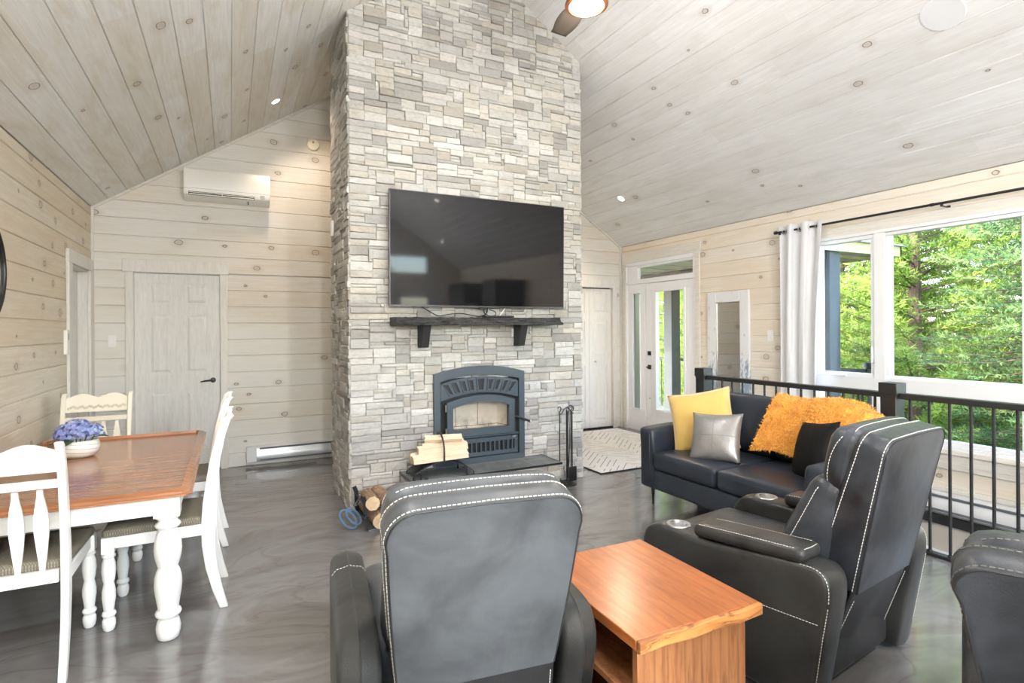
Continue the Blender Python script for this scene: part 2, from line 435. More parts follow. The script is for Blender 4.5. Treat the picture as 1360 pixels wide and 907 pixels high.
# stairwell shell
mb = MB()
mb.box(XR, XR+.14, STW[0], STW[1], -1.5, .12)
mb.box(SX-.12, SX-.0, STW[0], STW[1], -1.5, -.12)
mb.box(SX, XR, STW[1], STW[1]+.1, -1.5, -.12); mb.box(SX, XR, STW[0]-.1, STW[0], -1.5, -.12)
struct(mb.build('wall_stairwell', M['beige'], smooth=0))
mb = MB(); mb.box(SX-.1, XR+.1, STW[0]-.1, STW[1]+.1, -1.6, -1.5); struct(mb.build('floor_lower', M['floor'], smooth=0))
mb = MB(); mb.box(XR-.02, XR, STW[0], STW[1], .30, .345); mb.box(XR-.016, XR, STW[0], STW[1], .11, .15)
struct(mb.build('trim_5', M['trimy'], smooth=0, bevel=.003))
mb = MB(); mb.box(XR-.03, XR, STW[0], STW[1], -.16, -.085); struct(mb.build('trim_6', M['blackm'], smooth=0))
mb = MB(); mb.box(XR-.022, XR, STW[0], STW[1], -.48, -.38); mb.box(XR-.03, XR, STW[0], STW[1], -.40, -.385); struct(mb.build('trim_7', M['white'], smooth=0, bevel=.003))
# white baseboards of the right wall near the entry, and left / back low trim
# ------------------------------------------------------------------ back-wall door with casing
def panel_door(mb, W, H, th, cols, rows, M_=None, rec=.010):
    """six-panel style leaf, front towards -y; cols/rows = panel rectangles"""
    As = sorted({0, W} | {c for C in cols for c in C}); Zs = sorted({0, H} | {r for Q in rows for r in Q})
    pan = lambda x, z: any(C[0] < x < C[1] for C in cols) and any(Q[0] < z < Q[1] for Q in rows)
    for x0, x1 in zip(As, As[1:]):
        for z0, z1 in zip(Zs, Zs[1:]):
            if pan((x0+x1)/2, (z0+z1)/2):
                mb.box(x0, x1, rec, th, z0, z1, M_)
                e = .022
                pts = [(x0+e, z0+e), (x1-e, z0+e), (x1-e, z1-e), (x0+e, z1-e)]
                v0 = [mb.bm.verts.new((a, rec, b)) for a, b in pts]
                e = .045; pts = [(x0+e, z0+e), (x1-e, z0+e), (x1-e, z1-e), (x0+e, z1-e)]
                v1 = [mb.bm.verts.new((a, .002, b)) for a, b in pts]
                for i in range(4): mb.bm.faces.new((v0[i], v0[(i+1) % 4], v1[(i+1) % 4], v1[i]))
                mb.bm.faces.new(v1)
                if M_ is not None: bmesh.ops.transform(mb.bm, matrix=M_, verts=v0+v1)
            else: mb.box(x0, x1, 0, th, z0, z1, M_)
x0, x1, _, zt = DOOR1; W = x1-x0
mb = MB()
panel_door(mb, W-.01, zt-.015, .04, [(.115, .33), (.435, .65)], [(.22, .83), (1.01, 1.62), (1.72, 1.94)])
d = mb.build('door_1', M['door'], smooth=0, loc=(x0+.005, YB+.03, .008)); struct(d)
def lever(par, loc, sgn, mat, rot=0):
    mb = MB(); mb.cyl(.027, 0, .012, 24, R(PI/2, 'X')); mb.cyl(.011, .012, .05, 12, R(PI/2, 'X'))
    mb.tube([(0, -.045, 0), (sgn*.03, -.05, .0), (sgn*.075, -.048, -.004), (sgn*.115, -.046, -.012)], [.011, .010, .009, .006], 10)
    o = mb.build('door_handle', mat, par, loc=loc); o.rotation_euler = (0, 0, rot); return o
lever(d, (W-.075, 0, .93), -1, M['black'])
mb = MB()
mb.box(x0-.065, x0, YB-.022, YB, 0, zt); mb.box(x1, x1+.07, YB-.022, YB, 0, zt); mb.box(x0-.09, x1+.085, YB-.026, YB, zt, zt+.125)
mb.box(x0-.006, x0+.004, YB, YB+.12, 0, zt-.004); mb.box(x1-.004, x1+.006, YB, YB+.12, 0, zt-.004); mb.box(x0, x1, YB, YB+.12, zt-.004, zt+.006)
struct(mb.build('trim_8', M['trim'], smooth=0, bevel=.003))
mb = MB(); mb.box(x0, x1, YB+.1, YB+.14, 0, zt); struct(mb.build('wall_behind_door', M['beige'], smooth=0))
# left-wall doorway: deep jamb with a planked sliding door set at the back
y0, y1, _, zt = WL_D
mb = MB()
mb.box(XL, XL+.022, y0-.11, y0, 0, zt); mb.box(XL, XL+.022, y1, YB-.02, 0, zt); mb.box(XL, XL+.024, y0-.12, YB-.02, zt, zt+.11)
mb.box(XL-.14, XL, y0-.003, y0+.012, 0, zt-.012); mb.box(XL-.14, XL, y1-.012, y1+.003, 0, zt-.012); mb.box(XL-.14, XL, y0-.003, y1+.003, zt-.012, zt+.003)
struct(mb.build('trim_9', M['trim'], smooth=0, bevel=.003))
mb = MB()
for k in range(5):
    a = y0 + (y1-y0)*k/5; b = y0 + (y1-y0)*(k+1)/5
    mb.box(-.02, .015, a-y0+.002+(.012 if k == 0 else 0), b-y0-.002-(.012 if k == 4 else 0), 0, zt-.02)
mb.box(-.03, -.022, .014, y1-y0-.014, 0, zt-.02)
d2 = struct(mb.build('door_2', M['door'], smooth=0, bevel=.003, loc=(XL-.09, y0, .005)))
mb = MB(); mb.box(.0, .012, .03, .05, -.05, .05); mb.tube([(.01, .04, 0), (.05, .04, 0), (.055, .1, 0)], .009, 8)
mb.build('door_handle', M['black'], d2, loc=(.015, .06, .95))
# closet bifold
x0, x1, z0, zt = CLOS
mb = MB(); w2 = .392
for i in range(2):
    Mx = T(x1-(i+1)*w2-.002, 0, 0)
    panel_door(mb, w2-.004, zt-z0-.02, .03, [(.07, w2-.075)], [(.09, .90), (1.02, 1.55), (1.66, 1.96)], Mx)
mb.box(0, 0.001, 0, .03, 0, .01)
d3 = struct(mb.build('door_3', M['closet'], smooth=0, loc=(0, YB+.02, z0)))
mb = MB(); mb.lathe([(.006, 0), (.006, .015), (.017, .02), (.018, .03), (.012, .036), (.001, .038)], 16, R(PI/2, 'X')); mb.build('door_knob', M['steel'], d3, loc=(4.72, 0, .96))
mb = MB(); mb.box(x1, x1+.075, YB-.022, YB, 0, zt+.0); mb.box(x0-.2, x1+.09, YB-.026, YB, zt, zt+.12); mb.box(x0, x1, YB-.01, YB+.1, zt-.005, zt+.01)
struct(mb.build('trim_10', M['trim'], smooth=0, bevel=.003))
mb = MB(); mb.box(x0-.05, x1, YB+.06, YB+.14, 0, zt); mb.box(x0, x1, YB, YB+.14, 0, .02); struct(mb.build('trim_11', M['dark'], smooth=0))
# ------------------------------------------------------------------ entry unit on the right wall (door, sidelight, transom)
def frame_x(mb, x0, x1, y0, y1, z0, z1, w, wb=None):
    wb = w if wb is None else wb
    mb.box(x0, x1, y0, y1, z0, z0+wb); mb.box(x0, x1, y0, y1, z1-w, z1); mb.box(x0, x1, y0, y0+w, z0+wb, z1-w); mb.box(x0, x1, y1-w, y1, z0+wb, z1-w)
ey0, ey1 = 5.163, 6.50
mb = MB()
mb.box(XR-.02, XR+.12, ey1-.03, ey1, 0, 2.395); mb.box(XR-.02, XR+.12, ey0-.02, ey0, 0, 2.395)
mb.box(XR-.02, XR+.12, ey0, ey1, 2.35, 2.4); mb.box(XR-.02, XR+.12, ey0, ey1, 2.085, 2.12); mb.box(XR-.01, XR+.12, ey0, ey1, 0, .03)
mb.box(XR, XR+.06, ey0, ey0+.03, 2.12, 2.35); mb.box(XR, XR+.06, 6.25, ey1-.03, 2.12, 2.35); mb.box(XR, XR+.06, ey0+.03, 6.25, 2.12, 2.155); mb.box(XR, XR+.06, ey0+.03, 6.25, 2.32, 2.35)
struct(mb.build('trim_12', M['white'], smooth=0, bevel=.004))
mb = MB(); mb.box(XR+.03, XR+.036, ey0+.03, 6.25, 2.155, 2.32); struct(mb.build('window_1', M['glass'], smooth=0))
# sidelight
mb = MB(); frame_x(mb, XR+.0, XR+.045, 6.09, ey1-.03, .03, 2.085, .10, .27)
mb.box(XR-.012, XR+.05, 6.19, 6.205, .30, 1.94); mb.box(XR-.012, XR+.05, 6.355, 6.37, .30, 1.985); mb.box(XR-.012, XR+.05, 6.19, 6.37, 1.955, 1.99); mb.box(XR-.012, XR+.05, 6.19, 6.37, .30, .315)
struct(mb.build('trim_13', M['white'], smooth=0, bevel=.004))
n = N('frosted glass'); M['frost'] = n.set(col=ck(160, 168, 170), rough=.35, trans=.55, ior=1.2)
mb = MB(); mb.box(XR+.02, XR+.027, 6.19, 6.37, .30, 1.99); struct(mb.build('window_2', M['frost'], smooth=0))
# entry door leaf, opening edge towards the sidelight
dy0, dy1 = ey0+.005, 6.075
mb = MB(); frame_x(mb, 0, .045, 0, dy1-dy0, 0, 2.045, .10, .2)
Y0, Y1, Z0, Z1 = 5.335-dy0, 5.875-dy0, .30, 1.93
mb.box(0, .045, .1, Y0, .2, 1.945); mb.box(0, .045, Y1, dy1-dy0-.1, .2, 1.945); mb.box(0, .045, Y0, Y1, .2, Z0); mb.box(0, .045, Y0, Y1, Z1, 1.945)
for a, b, c_, d_ in ((Y0-.02, Y0+.012, Z0-.02, Z1+.02), (Y1-.012, Y1+.02, Z0-.02, Z1+.02)): mb.box(-.014, .05, a, b, c_, d_)
mb.box(-.014, .05, Y0, Y1, Z0-.02, Z0+.012); mb.box(-.014, .05, Y0, Y1, Z1-.012, Z1+.02)
ed = struct(mb.build('door_4', M['white'], smooth=0, bevel=.004, loc=(XR+.0, dy0, .035)))
mb = MB(); mb.box(.02, .026, Y0, Y1, Z0, Z1); g = mb.build('glass_pane', M['glass'], ed, smooth=0)
yk = 6.0-dy0
mb = MB(); mb.box(-.014, 0, yk-.03, yk+.03, -.03, .03); mb.box(-.03, -.012, yk-.008, yk+.008, -.02, .02); mb.build('deadbolt', M['black'], ed, bevel=.003, loc=(0, 0, 1.075))
mb = MB(); mb.box(-.012, 0, yk-.03, yk+.03, -.03, .03); mb.cyl(.01, 0, .045, 12, T(-.01, yk, 0) @ R(-PI/2, 'Y')); mb.box(-.058, -.042, yk-.075, yk+.012, -.01, .01); mb.build('door_handle', M['black'], ed, bevel=.003, loc=(0, 0, .885))
mb = MB(); mb.cyl(.006, 0, .01, 10, T(0, yk, .45) @ R(-PI/2, 'Y')); mb.build('peg', M['black'], ed)
# wood casing round the unit
mb = MB(); mb.box(XR-.022, XR, ey0-.10, ey0-.02, 0, 2.40); mb.box(XR-.022, XR, ey1, ey1+.06, 0, 2.40); mb.box(XR-.026, XR, ey0-.12, ey1+.07, 2.40, 2.53)
struct(mb.build('trim_14', M['trimy'], smooth=0, bevel=.003))
# ------------------------------------------------------------------ big window unit
wy0, wy1, wz0, wz1 = 1.02, 3.56, .46, 2.32
mb = MB()
mb.box(XR-.03, XR+.10, wy0, wy1, wz1-.03, wz1); mb.box(XR-.03, XR+.10, wy0, wy1, wz0, wz0+.03)
mb.box(XR-.03, XR+.10, wy0, wy0+.03, wz0+.03, wz1-.03); mb.box(XR-.03, XR+.10, wy1-.03, wy1, wz0+.03, wz1-.03)
for a_, b_ in ((wz0+.03, .885), (.99, wz1-.03)): mb.box(XR-.028, XR+.10, 2.885, 2.975, a_, b_); mb.box(XR-.028, XR+.10, 1.84, 1.905, a_, b_)
mb.box(XR-.026, XR+.10, wy0+.03, wy1-.03, .885, .99)
struct(mb.build('window_3', M['white'], smooth=0, bevel=.002))
panes = []
def pane(y0, y1, z0, z1, w, name):
    mb = MB(); frame_x(mb, XR-.012, XR+.06, y0, y1, z0, z1, w); o = struct(mb.build(name, M['white'], smooth=0, bevel=.006))
    mb = MB(); mb.box(XR+.02, XR+.026, y0+w, y1-w, z0+w, z1-w); mb.build('glass_pane', M['glass'], o, smooth=0); return o
p_cas = pane(2.975, 3.53, .99, 2.29, .038, 'window_4'); pane(1.905, 2.885, .99, 2.29, .032, 'window_5'); pane(1.05, 1.84, .99, 2.29, .04, 'window_6')
pane(2.975, 3.53, .49, .885, .035, 'window_7'); pane(1.905, 2.885, .49, .885, .035, 'window_8'); pane(1.05, 1.84, .49, .885, .035, 'window_9')
mb = MB(); mb.box(-.03, 0, -.04, .04, -.008, .014); mb.tube([(-.02, -.035, .005), (-.045, -.02, .0), (-.05, .03, -.004)], .006, 8); mb.build('crank', M['white'], p_cas, bevel=.003, loc=(XR-.012, 3.27, 1.0))
mb = MB(); mb.box(-.025, 0, -.008, .008, -.07, .07); mb.build('latch', M['white'], p_cas, bevel=.004, loc=(XR-.012, 2.993, 1.2))
mb = MB()
mb.box(XR-.022, XR, wy0-.1, wy1+.1, wz1, wz1+.09); mb.box(XR-.022, XR, wy1, wy1+.09, wz0-.05, wz1); mb.box(XR-.022, XR, wy0-.09, wy0, wz0-.05, wz1)
mb.box(XR-.045, XR, wy0-.1, wy1+.1, wz0-.035, wz0); mb.box(XR-.022, XR, wy0-.08, wy1+.08, wz0-.12, wz0-.035)
struct(mb.build('trim_15', M['trimy'], smooth=0, bevel=.003))
# windows behind the camera; the two large lower ones are added for fill daylight
for i, (a, b, c_, d_) in enumerate(((2.95, 4.35, 2.50, 2.98), (-.95, .95, .12, 2.25), (.95, 2.85, .12, 2.25))):
    mb = MB(); w = .05
    for q in ((a-.02, b+.02, c_-.02, c_+w), (a-.02, b+.02, d_-w, d_+.02), (a-.02, a+w, c_, d_), (b-w, b+.02, c_, d_)): mb.box(q[0], q[1], YF-.08, YF+.015, q[2], q[3])
    o = struct(mb.build('window_%d' % (10+i), M['white'], smooth=0)); mb = MB(); mb.box(a, b, YF-.04, YF-.034, c_, d_); mb.build('glass_pane', M['glass'], o, smooth=0)
a, b, c_, d_ = RD; mb = MB()
for q in ((a, b, .02, .25), (a, b, d_-.12, d_), (a, a+.12, .02, d_), (b-.12, b, .02, d_)): mb.box(q[0], q[1], YF-.06, YF-.015, q[2], q[3])
o = struct(mb.build('door_5', M['white'], smooth=0)); mb = MB(); mb.box(a+.1, b-.1, YF-.04, YF-.034, .2, d_-.1); mb.build('glass_pane', M['glass'], o, smooth=0)
# ================================================================== CHIMNEY
def stone_pack(L, H, rnd, cu=.031, cv=.026):
    nx, ny = int(round(L/cu)), int(round(H/cv)); cu, cv = L/nx, H/ny
    occ = [[False]*nx for _ in range(ny)]; out = []
    for j in range(ny):
        i = 0
        while i < nx:
            if occ[j][i]: i += 1; continue
            h = rnd.choice([1, 1, 2, 2, 2, 3, 3]); h = min(h, ny-j)
            w = {1: rnd.randint(3, 8), 2: rnd.randint(4, 10), 3: rnd.randint(4, 8)}[h]
            k = 0
            while k < w and i+k < nx and not occ[j][i+k]: k += 1
            w = k
            if i+w < nx and not occ[j][i+w] and i+w == nx-1: w += 1
            for b in range(h):
                for a in range(w): occ[j+b][i+a] = True
            out.append((i*cu, (i+w)*cu, j*cv, (j+h)*cv)); i += w
    return out
STONE_COLS = [ck(214, 212, 206), ck(222, 220, 215), ck(207, 205, 201), ck(198, 196, 191), ck(186, 185, 182), ck(204, 199, 189), ck(208, 203, 193), ck(168, 166, 162), ck(180, 179, 177), ck(226, 225, 221), ck(188, 182, 172), ck(211, 210, 207), ck(217, 216, 212), ck(203, 202, 198)]
def stone_face(mb, lay, org, du, dn, L, H, rnd, ends=(True, True)):
    org = Vector(org); du = Vector(du); dn = Vector(dn); up = Vector((0, 0, 1))
    for (a, b, c_, d_) in stone_pack(L, H, rnd):
        w = b-a; h = d_-c_; g = .0012; dep = rnd.uniform(.016, .032); col = rnd.choice(STONE_COLS)
        k = rnd.uniform(.70, .90); col = tuple(min(1, q*k) for q in col) + (1,)
        nu = max(2, min(6, int(w/.045))); nv = 2 if h > .05 else 1
        us = [a+g, a+g+.005] + [a+g+.006+(w-2*g-.012)*i/nu for i in range(1, nu)] + [b-g-.006, b-g]
        vs_ = [c_+g, c_+g+.006] + [c_+g+.006+(h-2*g-.012)*i/nv for i in range(1, nv)] + [d_-g-.006, d_-g]
        tu, tv = rnd.uniform(-.04, .04), rnd.uniform(-.09, .09); grid = []
        for i, u in enumerate(us):
            row = []
            for j, v in enumerate(vs_):
                ed = i in (0, len(us)-1) or j in (0, len(vs_)-1)
                z = dep + tu*(u-(a+b)/2) + tv*(v-(c_+d_)/2) + rnd.uniform(-.0025, .0025) - (.0045 if ed else 0)
                uu = u + rnd.uniform(-.0018, .0018); vv = v + rnd.uniform(-.0018, .0018)
                row.append(mb.bm.verts.new(org + du*uu + up*vv + dn*z))
            grid.append(row)
        fs = []
        for i in range(len(us)-1):
            for j in range(len(vs_)-1): fs.append(mb.bm.faces.new((grid[i][j], grid[i+1][j], grid[i+1][j+1], grid[i][j+1])))
        ring = [grid[i][0] for i in range(len(us))] + [grid[-1][j] for j in range(1, len(vs_))] + [grid[i][-1] for i in range(len(us)-2, -1, -1)] + [grid[0][j] for j in range(len(vs_)-2, 0, -1)]
        back = [mb.bm.verts.new(v.co - dn*((v.co-org).dot(dn) + .0)) for v in ring]
        m = len(ring)
        for i in range(m): fs.append(mb.bm.faces.new((ring[i], back[i], back[(i+1) % m], ring[(i+1) % m])))
        for f in fs:
            for lp in f.loops: lp[lay] = col
n = N('ledge stone'); at = n.new('ShaderNodeVertexColor'); at.layer_name = 'Col'; p = n.wpos()
g = n.noise(n.scale(p, (9, 9, 26)), 2.0, 6, .65, .3); g2 = n.noise(p, 34, 4, .6)
c = n.mix(n.mr(g, .3, .7, 0, .42), at.outputs[0], ck(150, 145, 136)); c = n.mix(n.mr(g2, .52, .8, 0, .5), c, ck(128, 122, 113)); c = n.mix(n.mr(n.noise(p, 5, 3), .55, .75, 0, .25), c, ck(222, 219, 212))
n.bump(n.m('ADD', g, n.m('MULTIPLY', g2, .5)), .7, .008); M['stone'] = n.set(col=c, rough=.85, spec=.25)
M['mortar'] = plain('grey mortar', ck(150, 146, 139), .95)
ch = thing('stone_chimney', 'tall grey ledgestone chimney breast rising to the sloped ceiling', 'chimney', (0, 0, 0))
mb = MB(); mb.box(CX0, CX1, CY0, CY1, 0, RIDGE); clip_roof(mb, .02); mb.build('core', M['mortar'], ch, smooth=0)
rs = random.Random(11)
for nm, org, du, dn, L in (('front_stonework', (CX0-.012, CY0, 0), (1, 0, 0), (0, -1, 0), CX1-CX0+.024), ('side_stonework', (CX0, CY1+.012, 0), (0, -1, 0), (-1, 0, 0), CY1-CY0+.03), ('side_stonework', (CX1, CY0-.018, 0), (0, 1, 0), (1, 0, 0), CY1-CY0+.03)):
    mb = MB(); lay = mb.bm.loops.layers.float_color.new('Col')
    stone_face(mb, lay, org, du, dn, L, RIDGE+.02, rs); clip_roof(mb, .02)
    mb.build(nm, M['stone'], ch, smooth=28)
# hearth
n = N('slate tile'); p = n.wpos(); a = n.noise(p, 7, 5, .6, .5)
br = n.new('ShaderNodeTexBrick'); n.put(br.inputs['Vector'], n.scale(p, 1, (.05, .17, 0))); br.inputs['Scale'].default_value = 1; br.inputs['Brick Width'].default_value = .6; br.inputs['Row Height'].default_value = .31; br.inputs['Mortar Size'].default_value = .004; br.offset = 0
c = n.ramp(a, [(.3, ck(78, 84, 86)), (.5, ck(103, 107, 106)), (.7, ck(128, 130, 127))]); c = n.mix(br.outputs['Fac'], c, ck(140, 138, 132)); n.bump(a, .3, .004)
M['slate'] = n.set(col=c, rough=.45)
he = thing('raised_hearth', 'raised fireplace hearth with slate tile top and pale stone front', 'hearth', (1.93, 4.36, 0))
HX0, HX1, HY0, HY1, HZ = 1.25, 2.60, 4.175, CY0-.03, .275
mb = MB(); mb.box(HX0-1.93, HX1-1.93, HY0-4.36, HY1-4.36, HZ-.014, HZ); mb.build('tile_top', M['slate'], he, smooth=0)
mb = MB(); e = .006
mb.box(HX0-1.93-e, HX1-1.93+e, HY0-4.36-e, HY0-4.36, HZ-.016, HZ+.002); mb.box(HX1-1.93, HX1-1.93+e, HY0-4.36, HY1-4.36, HZ-.016, HZ+.002); mb.box(HX0-1.93-e, HX0-1.93, HY0-4.36, HY1-4.36, HZ-.016, HZ+.002)
mb.build('edge_strip', M['black'], he, smooth=0)
mb = MB(); mb.box(HX0-1.93+.03, HX1-1.93-.03, HY0-4.36+.03, HY1-4.36, 0, HZ-.014); mb.build('core', M['mortar'], he, smooth=0)
mb = MB(); lay = mb.bm.loops.layers.float_color.new('Col')
stone_face(mb, lay, (HX0-1.93+.01, HY0-4.36+.03, 0), (1, 0, 0), (0, -1, 0), HX1-HX0-.02, HZ-.016, rs); stone_face(mb, lay, (HX1-1.93-.03, HY0-4.36+.01, 0), (0, 1, 0), (1, 0, 0), HY1-HY0-.01, HZ-.016, rs); stone_face(mb, lay, (HX0-1.93+.03, HY1-4.36, 0), (0, -1, 0), (-1, 0, 0), HY1-HY0-.01, HZ-.016, rs)
mb.build('stonework', M['stone'], he, smooth=28)
# ================================================================== TV, SHELF, STOVE
tv = thing('television', 'large black flat-screen television mounted on the stone chimney above the shelf', 'television', (1.985, 4.47, 1.652), rot=(math.radians(1.0), 0, 0))
n = N('glossy black screen'); M['screen'] = n.set(col=(.006, .006, .007), rough=.05, spec=.45)
mb = MB(); mb.box(-.825, .825, -.0, .012, .008, .945); mb.build('screen', M['screen'], tv, smooth=0)
mb = MB(); mb.box(-.832, .832, -.003, .03, -.006, .008); mb.box(-.832, .832, -.003, .03, .945, .95); mb.box(-.832, -.825, -.003, .03, .008, .945); mb.box(.825, .832, -.003, .03, .008, .945)
mb.build('bezel', plain('dark metal bezel', (.08, .08, .085), .3, metal=.8), tv, smooth=0)
mb = MB(); mb.box(-.80, .80, .012, .045, .03, .93); mb.box(-.5, .5, .045, .06, .08, .6); mb.build('back_cover', M['blackm'], tv, smooth=0, bevel=.004)
mb = MB(); mb.box(-.25, .25, .05, .085, .2, .55); mb.build('wall_mount', M['black'], tv, smooth=0)
mb = MB(); mb.box(-.035, .035, .0, .02, -.022, -.006); mb.build('sensor_block', M['black'], tv, smooth=0, bevel=.003)

n = N('charred black timber'); p = n.pos(); a = n.noise(n.scale(p, (3, 12, 12)), 3, 6, .7, 1.0); b_ = n.vor(n.scale(p, (6, 22, 22)), 3)
n.bump(n.m('ADD', a, n.m('MULTIPLY', b_, .4)), 1.0, .02)
M['char'] = n.set(col=n.mix(n.mr(a, .4, .7), (.012, .012, .012), (.07, .068, .065)), rough=.55)
ms = thing('mantel_shelf', 'rough black timber mantel shelf on two brackets under the television', 'shelf', (1.95, 4.45, 1.49))
mb = MB(); rnd = random.Random(3); nx = 60
def beam(u, v):
    x = -.775 + 1.56*u; a = 2*PI*v
    prof = [(-.105, .002), (-.1, .066), (.10, .068), (.10, 0)]
    t = v*4; k = int(t) % 4; f = t - int(t); A = prof[k]; B = prof[(k+1) % 4]
    y = A[0] + (B[0]-A[0])*f; z = A[1] + (B[1]-A[1])*f
    if y < -.05:
        y += .012*math.sin(x*23+z*60) * math.sin(x*7+1) + rnd.uniform(-.004, .004); z += rnd.uniform(-.003, .003)
    if u > .99 and z > .03: x -= .03
    return (x, y, z)
V = mb.grid(beam, nx, 16)
mb.bm.faces.new([V[0][j] for j in range(16)][::-1]); mb.bm.faces.new([V[nx][j] for j in range(16)])
bmesh.ops.remove_doubles(mb.bm, verts=mb.bm.verts[:], dist=.0001)
bmesh.ops.recalc_face_normals(mb.bm, faces=mb.bm.faces[:])
mb.build('beam', M['char'], ms, smooth=40)
for x in (-.505, .405):
    mb = MB(); mb.prism([(.10, 0), (-.065, 0), (.005, -.185), (.10, -.19)], x-.035, x+.035, 'x')
    mb.build('bracket', M['blackm'], ms, smooth=0, bevel=.004)
# cables hanging between TV and shelf
def cable(pts, r, label, mat, grp='cables behind the television'):
    cu = MB(); q = []
    P = [Vector(p) for p in pts]; P = [P[0]] + P + [P[-1]]
    for i in range(1, len(P)-2):
        for k in range(8):
            t = k/8; a, b, c, d = P[i-1], P[i], P[i+1], P[i+2]
            q.append(.5*((2*b) + (c-a)*t + (2*a-5*b+4*c-d)*t*t + (3*b-a-3*c+d)*t**3))
    q.append(P[-1]); cu.tube(q, r, 6); return tag(cu.build('cable', mat, smooth=60), label, 'cable', grp)
M['cablew'] = plain('white cable', ck(225, 225, 220), .5)
cable([(1.43, 4.50, 1.65), (1.50, 4.46, 1.60), (1.56, 4.43, 1.571), (1.66, 4.41, 1.585), (1.76, 4.42, 1.590), (1.86, 4.42, 1.575), (1.95, 4.44, 1.568), (2.02, 4.47, 1.60), (2.04, 4.50, 1.65)], .005, 'long black cable drooping from the left underside of the television onto the shelf', M['black'])
cable([(2.01, 4.50, 1.65), (1.99, 4.46, 1.60), (2.03, 4.43, 1.572), (2.09, 4.44, 1.58), (2.10, 4.47, 1.61), (2.05, 4.49, 1.63)], .005, 'black cable looped under the middle of the television', M['black'])
cable([(2.22, 4.50, 1.65), (2.17, 4.46, 1.61), (2.13, 4.44, 1.572)], .004, 'short white cable under the middle of the television', M['cablew'])
mb = MB(); mb.rbox(-.14, .14, -.045, .045, 0, .016, .005); tag(mb.build('set_top_box', M['black'], smooth=50, loc=(2.13, 4.47, 1.5585)), 'thin black box lying on the mantel shelf under the television', 'media box')

n = N('blue grey enamel'); M['stove'] = n.set(col=srgb(64, 74, 82), rough=.42, spec=.5)
M['stove_dk'] = plain('dark stove recess', (.010, .011, .012), .7)
n = N('vent mesh'); ckr = n.new('ShaderNodeTexChecker'); n.put(ckr.inputs[0], n.scale(n.pos(), 160)); M['mesh'] = n.set(col=n.mix(ckr.outputs[1], (.006, .006, .007), (.03, .03, .033)), rough=.5, metal=.3)
st = thing('fireplace_insert', 'blue-grey arched wood stove set into the stone chimney', 'fireplace', (1.978, 4.54, HZ))
SW, SHt = .435, .795; SAG = .062; DZ0_, DZ1_, DW = .255, .545, .325                     # half width, height of the shoulder, rise of the arch
def arch(hw, z, rise, n=16): return [(-hw + 2*hw*i/n, z + rise*(1-((-hw+2*hw*i/n)/hw)**2)) for i in range(n+1)]
def arch_frame(mb, hw, zt, rise, hw2, zt2, rise2, zb, zb2, y0, y1):
    n = 16; A = arch(hw, zt, rise, n); B = arch(hw2, zt2, rise2, n)
    for i in range(n): mb.prism([A[i], A[i+1], B[i+1], B[i]], y0, y1, 'y')
    mb.prism([(-hw, zb), (-hw, zt), (-hw2, zt2), (-hw2, zb)], y0, y1, 'y'); mb.prism([(hw, zb), (hw2, zb), (hw2, zt2), (hw, zt)], y0, y1, 'y')
    mb.prism([(-hw2, zb), (-hw2, zb2), (hw2, zb2), (hw2, zb)], y0, y1, 'y')
mb = MB(); arch_frame(mb, SW, SHt, SAG, SW-.055, SHt-.065, .05, 0, .05, -.03, .02); mb.build('surround', M['stove'], st, smooth=40)
mb = MB(); arch_frame(mb, SW-.05, SHt-.075, .05, DW-.045, DZ1_-.04, .048, .05, DZ0_+.04, .018, .024); mb.build('back_plate', M['stove_dk'], st, smooth=0)
# arched louvre band at the top: 9 slots, the middle one a wide keystone
mb = MB(); n_ = 16; A = arch(SW-.062, SHt-.085, .052, n_); B = arch(SW-.062, SHt-.235, .060, n_)
for i in range(n_): mb.prism([A[i], A[i+1], B[i+1], B[i]], -.018, .012, 'y')
mb.build('louvre_band', M['stove'], st, smooth=40)
for i in range(9):
    k = i-4; x = k*.070 + (0 if k == 0 else (.018 if k > 0 else -.018)); w = .034 if k == 0 else .020
    zc = SHt-.155 + .052*(1-(x/(SW-.06))**2); lean = x*.22; hh = .048 if k == 0 else .042; dz = -x*.18
    fr = [(x-w+lean*.5-.010, zc+hh+.010), (x+w+lean*.5+.010, zc+hh+.010), (x+w*.62-lean*.35+.010, zc-hh-.010), (x-w*.62-lean*.35-.010, zc-hh-.010)]
    ins = [(x-w+lean*.5, zc+hh), (x+w+lean*.5, zc+hh), (x+w*.62-lean*.35, zc-hh), (x-w*.62-lean*.35, zc-hh)]
    mb = MB()
    for a in range(4):
        b = (a+1) % 4; mb.prism([fr[a], fr[b], ins[b], ins[a]], -.028, -.016, 'y')
    s = mb.build('louvre', M['stove'], st, smooth=0)
    mb = MB(); mb.prism(ins, -.0195, -.0185, 'y'); mb.build('mesh_panel', M['mesh'], s, smooth=0)
# door frame with glass
DZ0, DZ1, DR, DW = .255, .545, .055, .325
mb = MB(); arch_frame(mb, DW, DZ1, DR, DW-.055, DZ1-.05, .048, DZ0-.01, DZ0+.05, -.045, .0); dr = mb.build('door', M['stove'], st, smooth=40)
mb = MB(); mb.prism([(-DW+.05, DZ0+.045)] + arch(DW-.05, DZ1-.05, .048) + [(DW-.05, DZ0+.045)], -.022, -.018, 'y')
n = N('smoked stove glass'); M['smoke'] = n.mat
for l in list(n.nt.links): n.nt.links.remove(l)
t = n.new('ShaderNodeBsdfTransparent'); t.inputs[0].default_value = (.95, .94, .92, 1); g = n.new('ShaderNodeBsdfGlossy'); g.inputs['Roughness'].default_value = .03
lw = n.new('ShaderNodeLayerWeight'); fz_ = n.m('ADD', n.m('MULTIPLY', n.m('POWER', lw.outputs['Facing'], 5), .9), .05); mx = n.new('ShaderNodeMixShader')
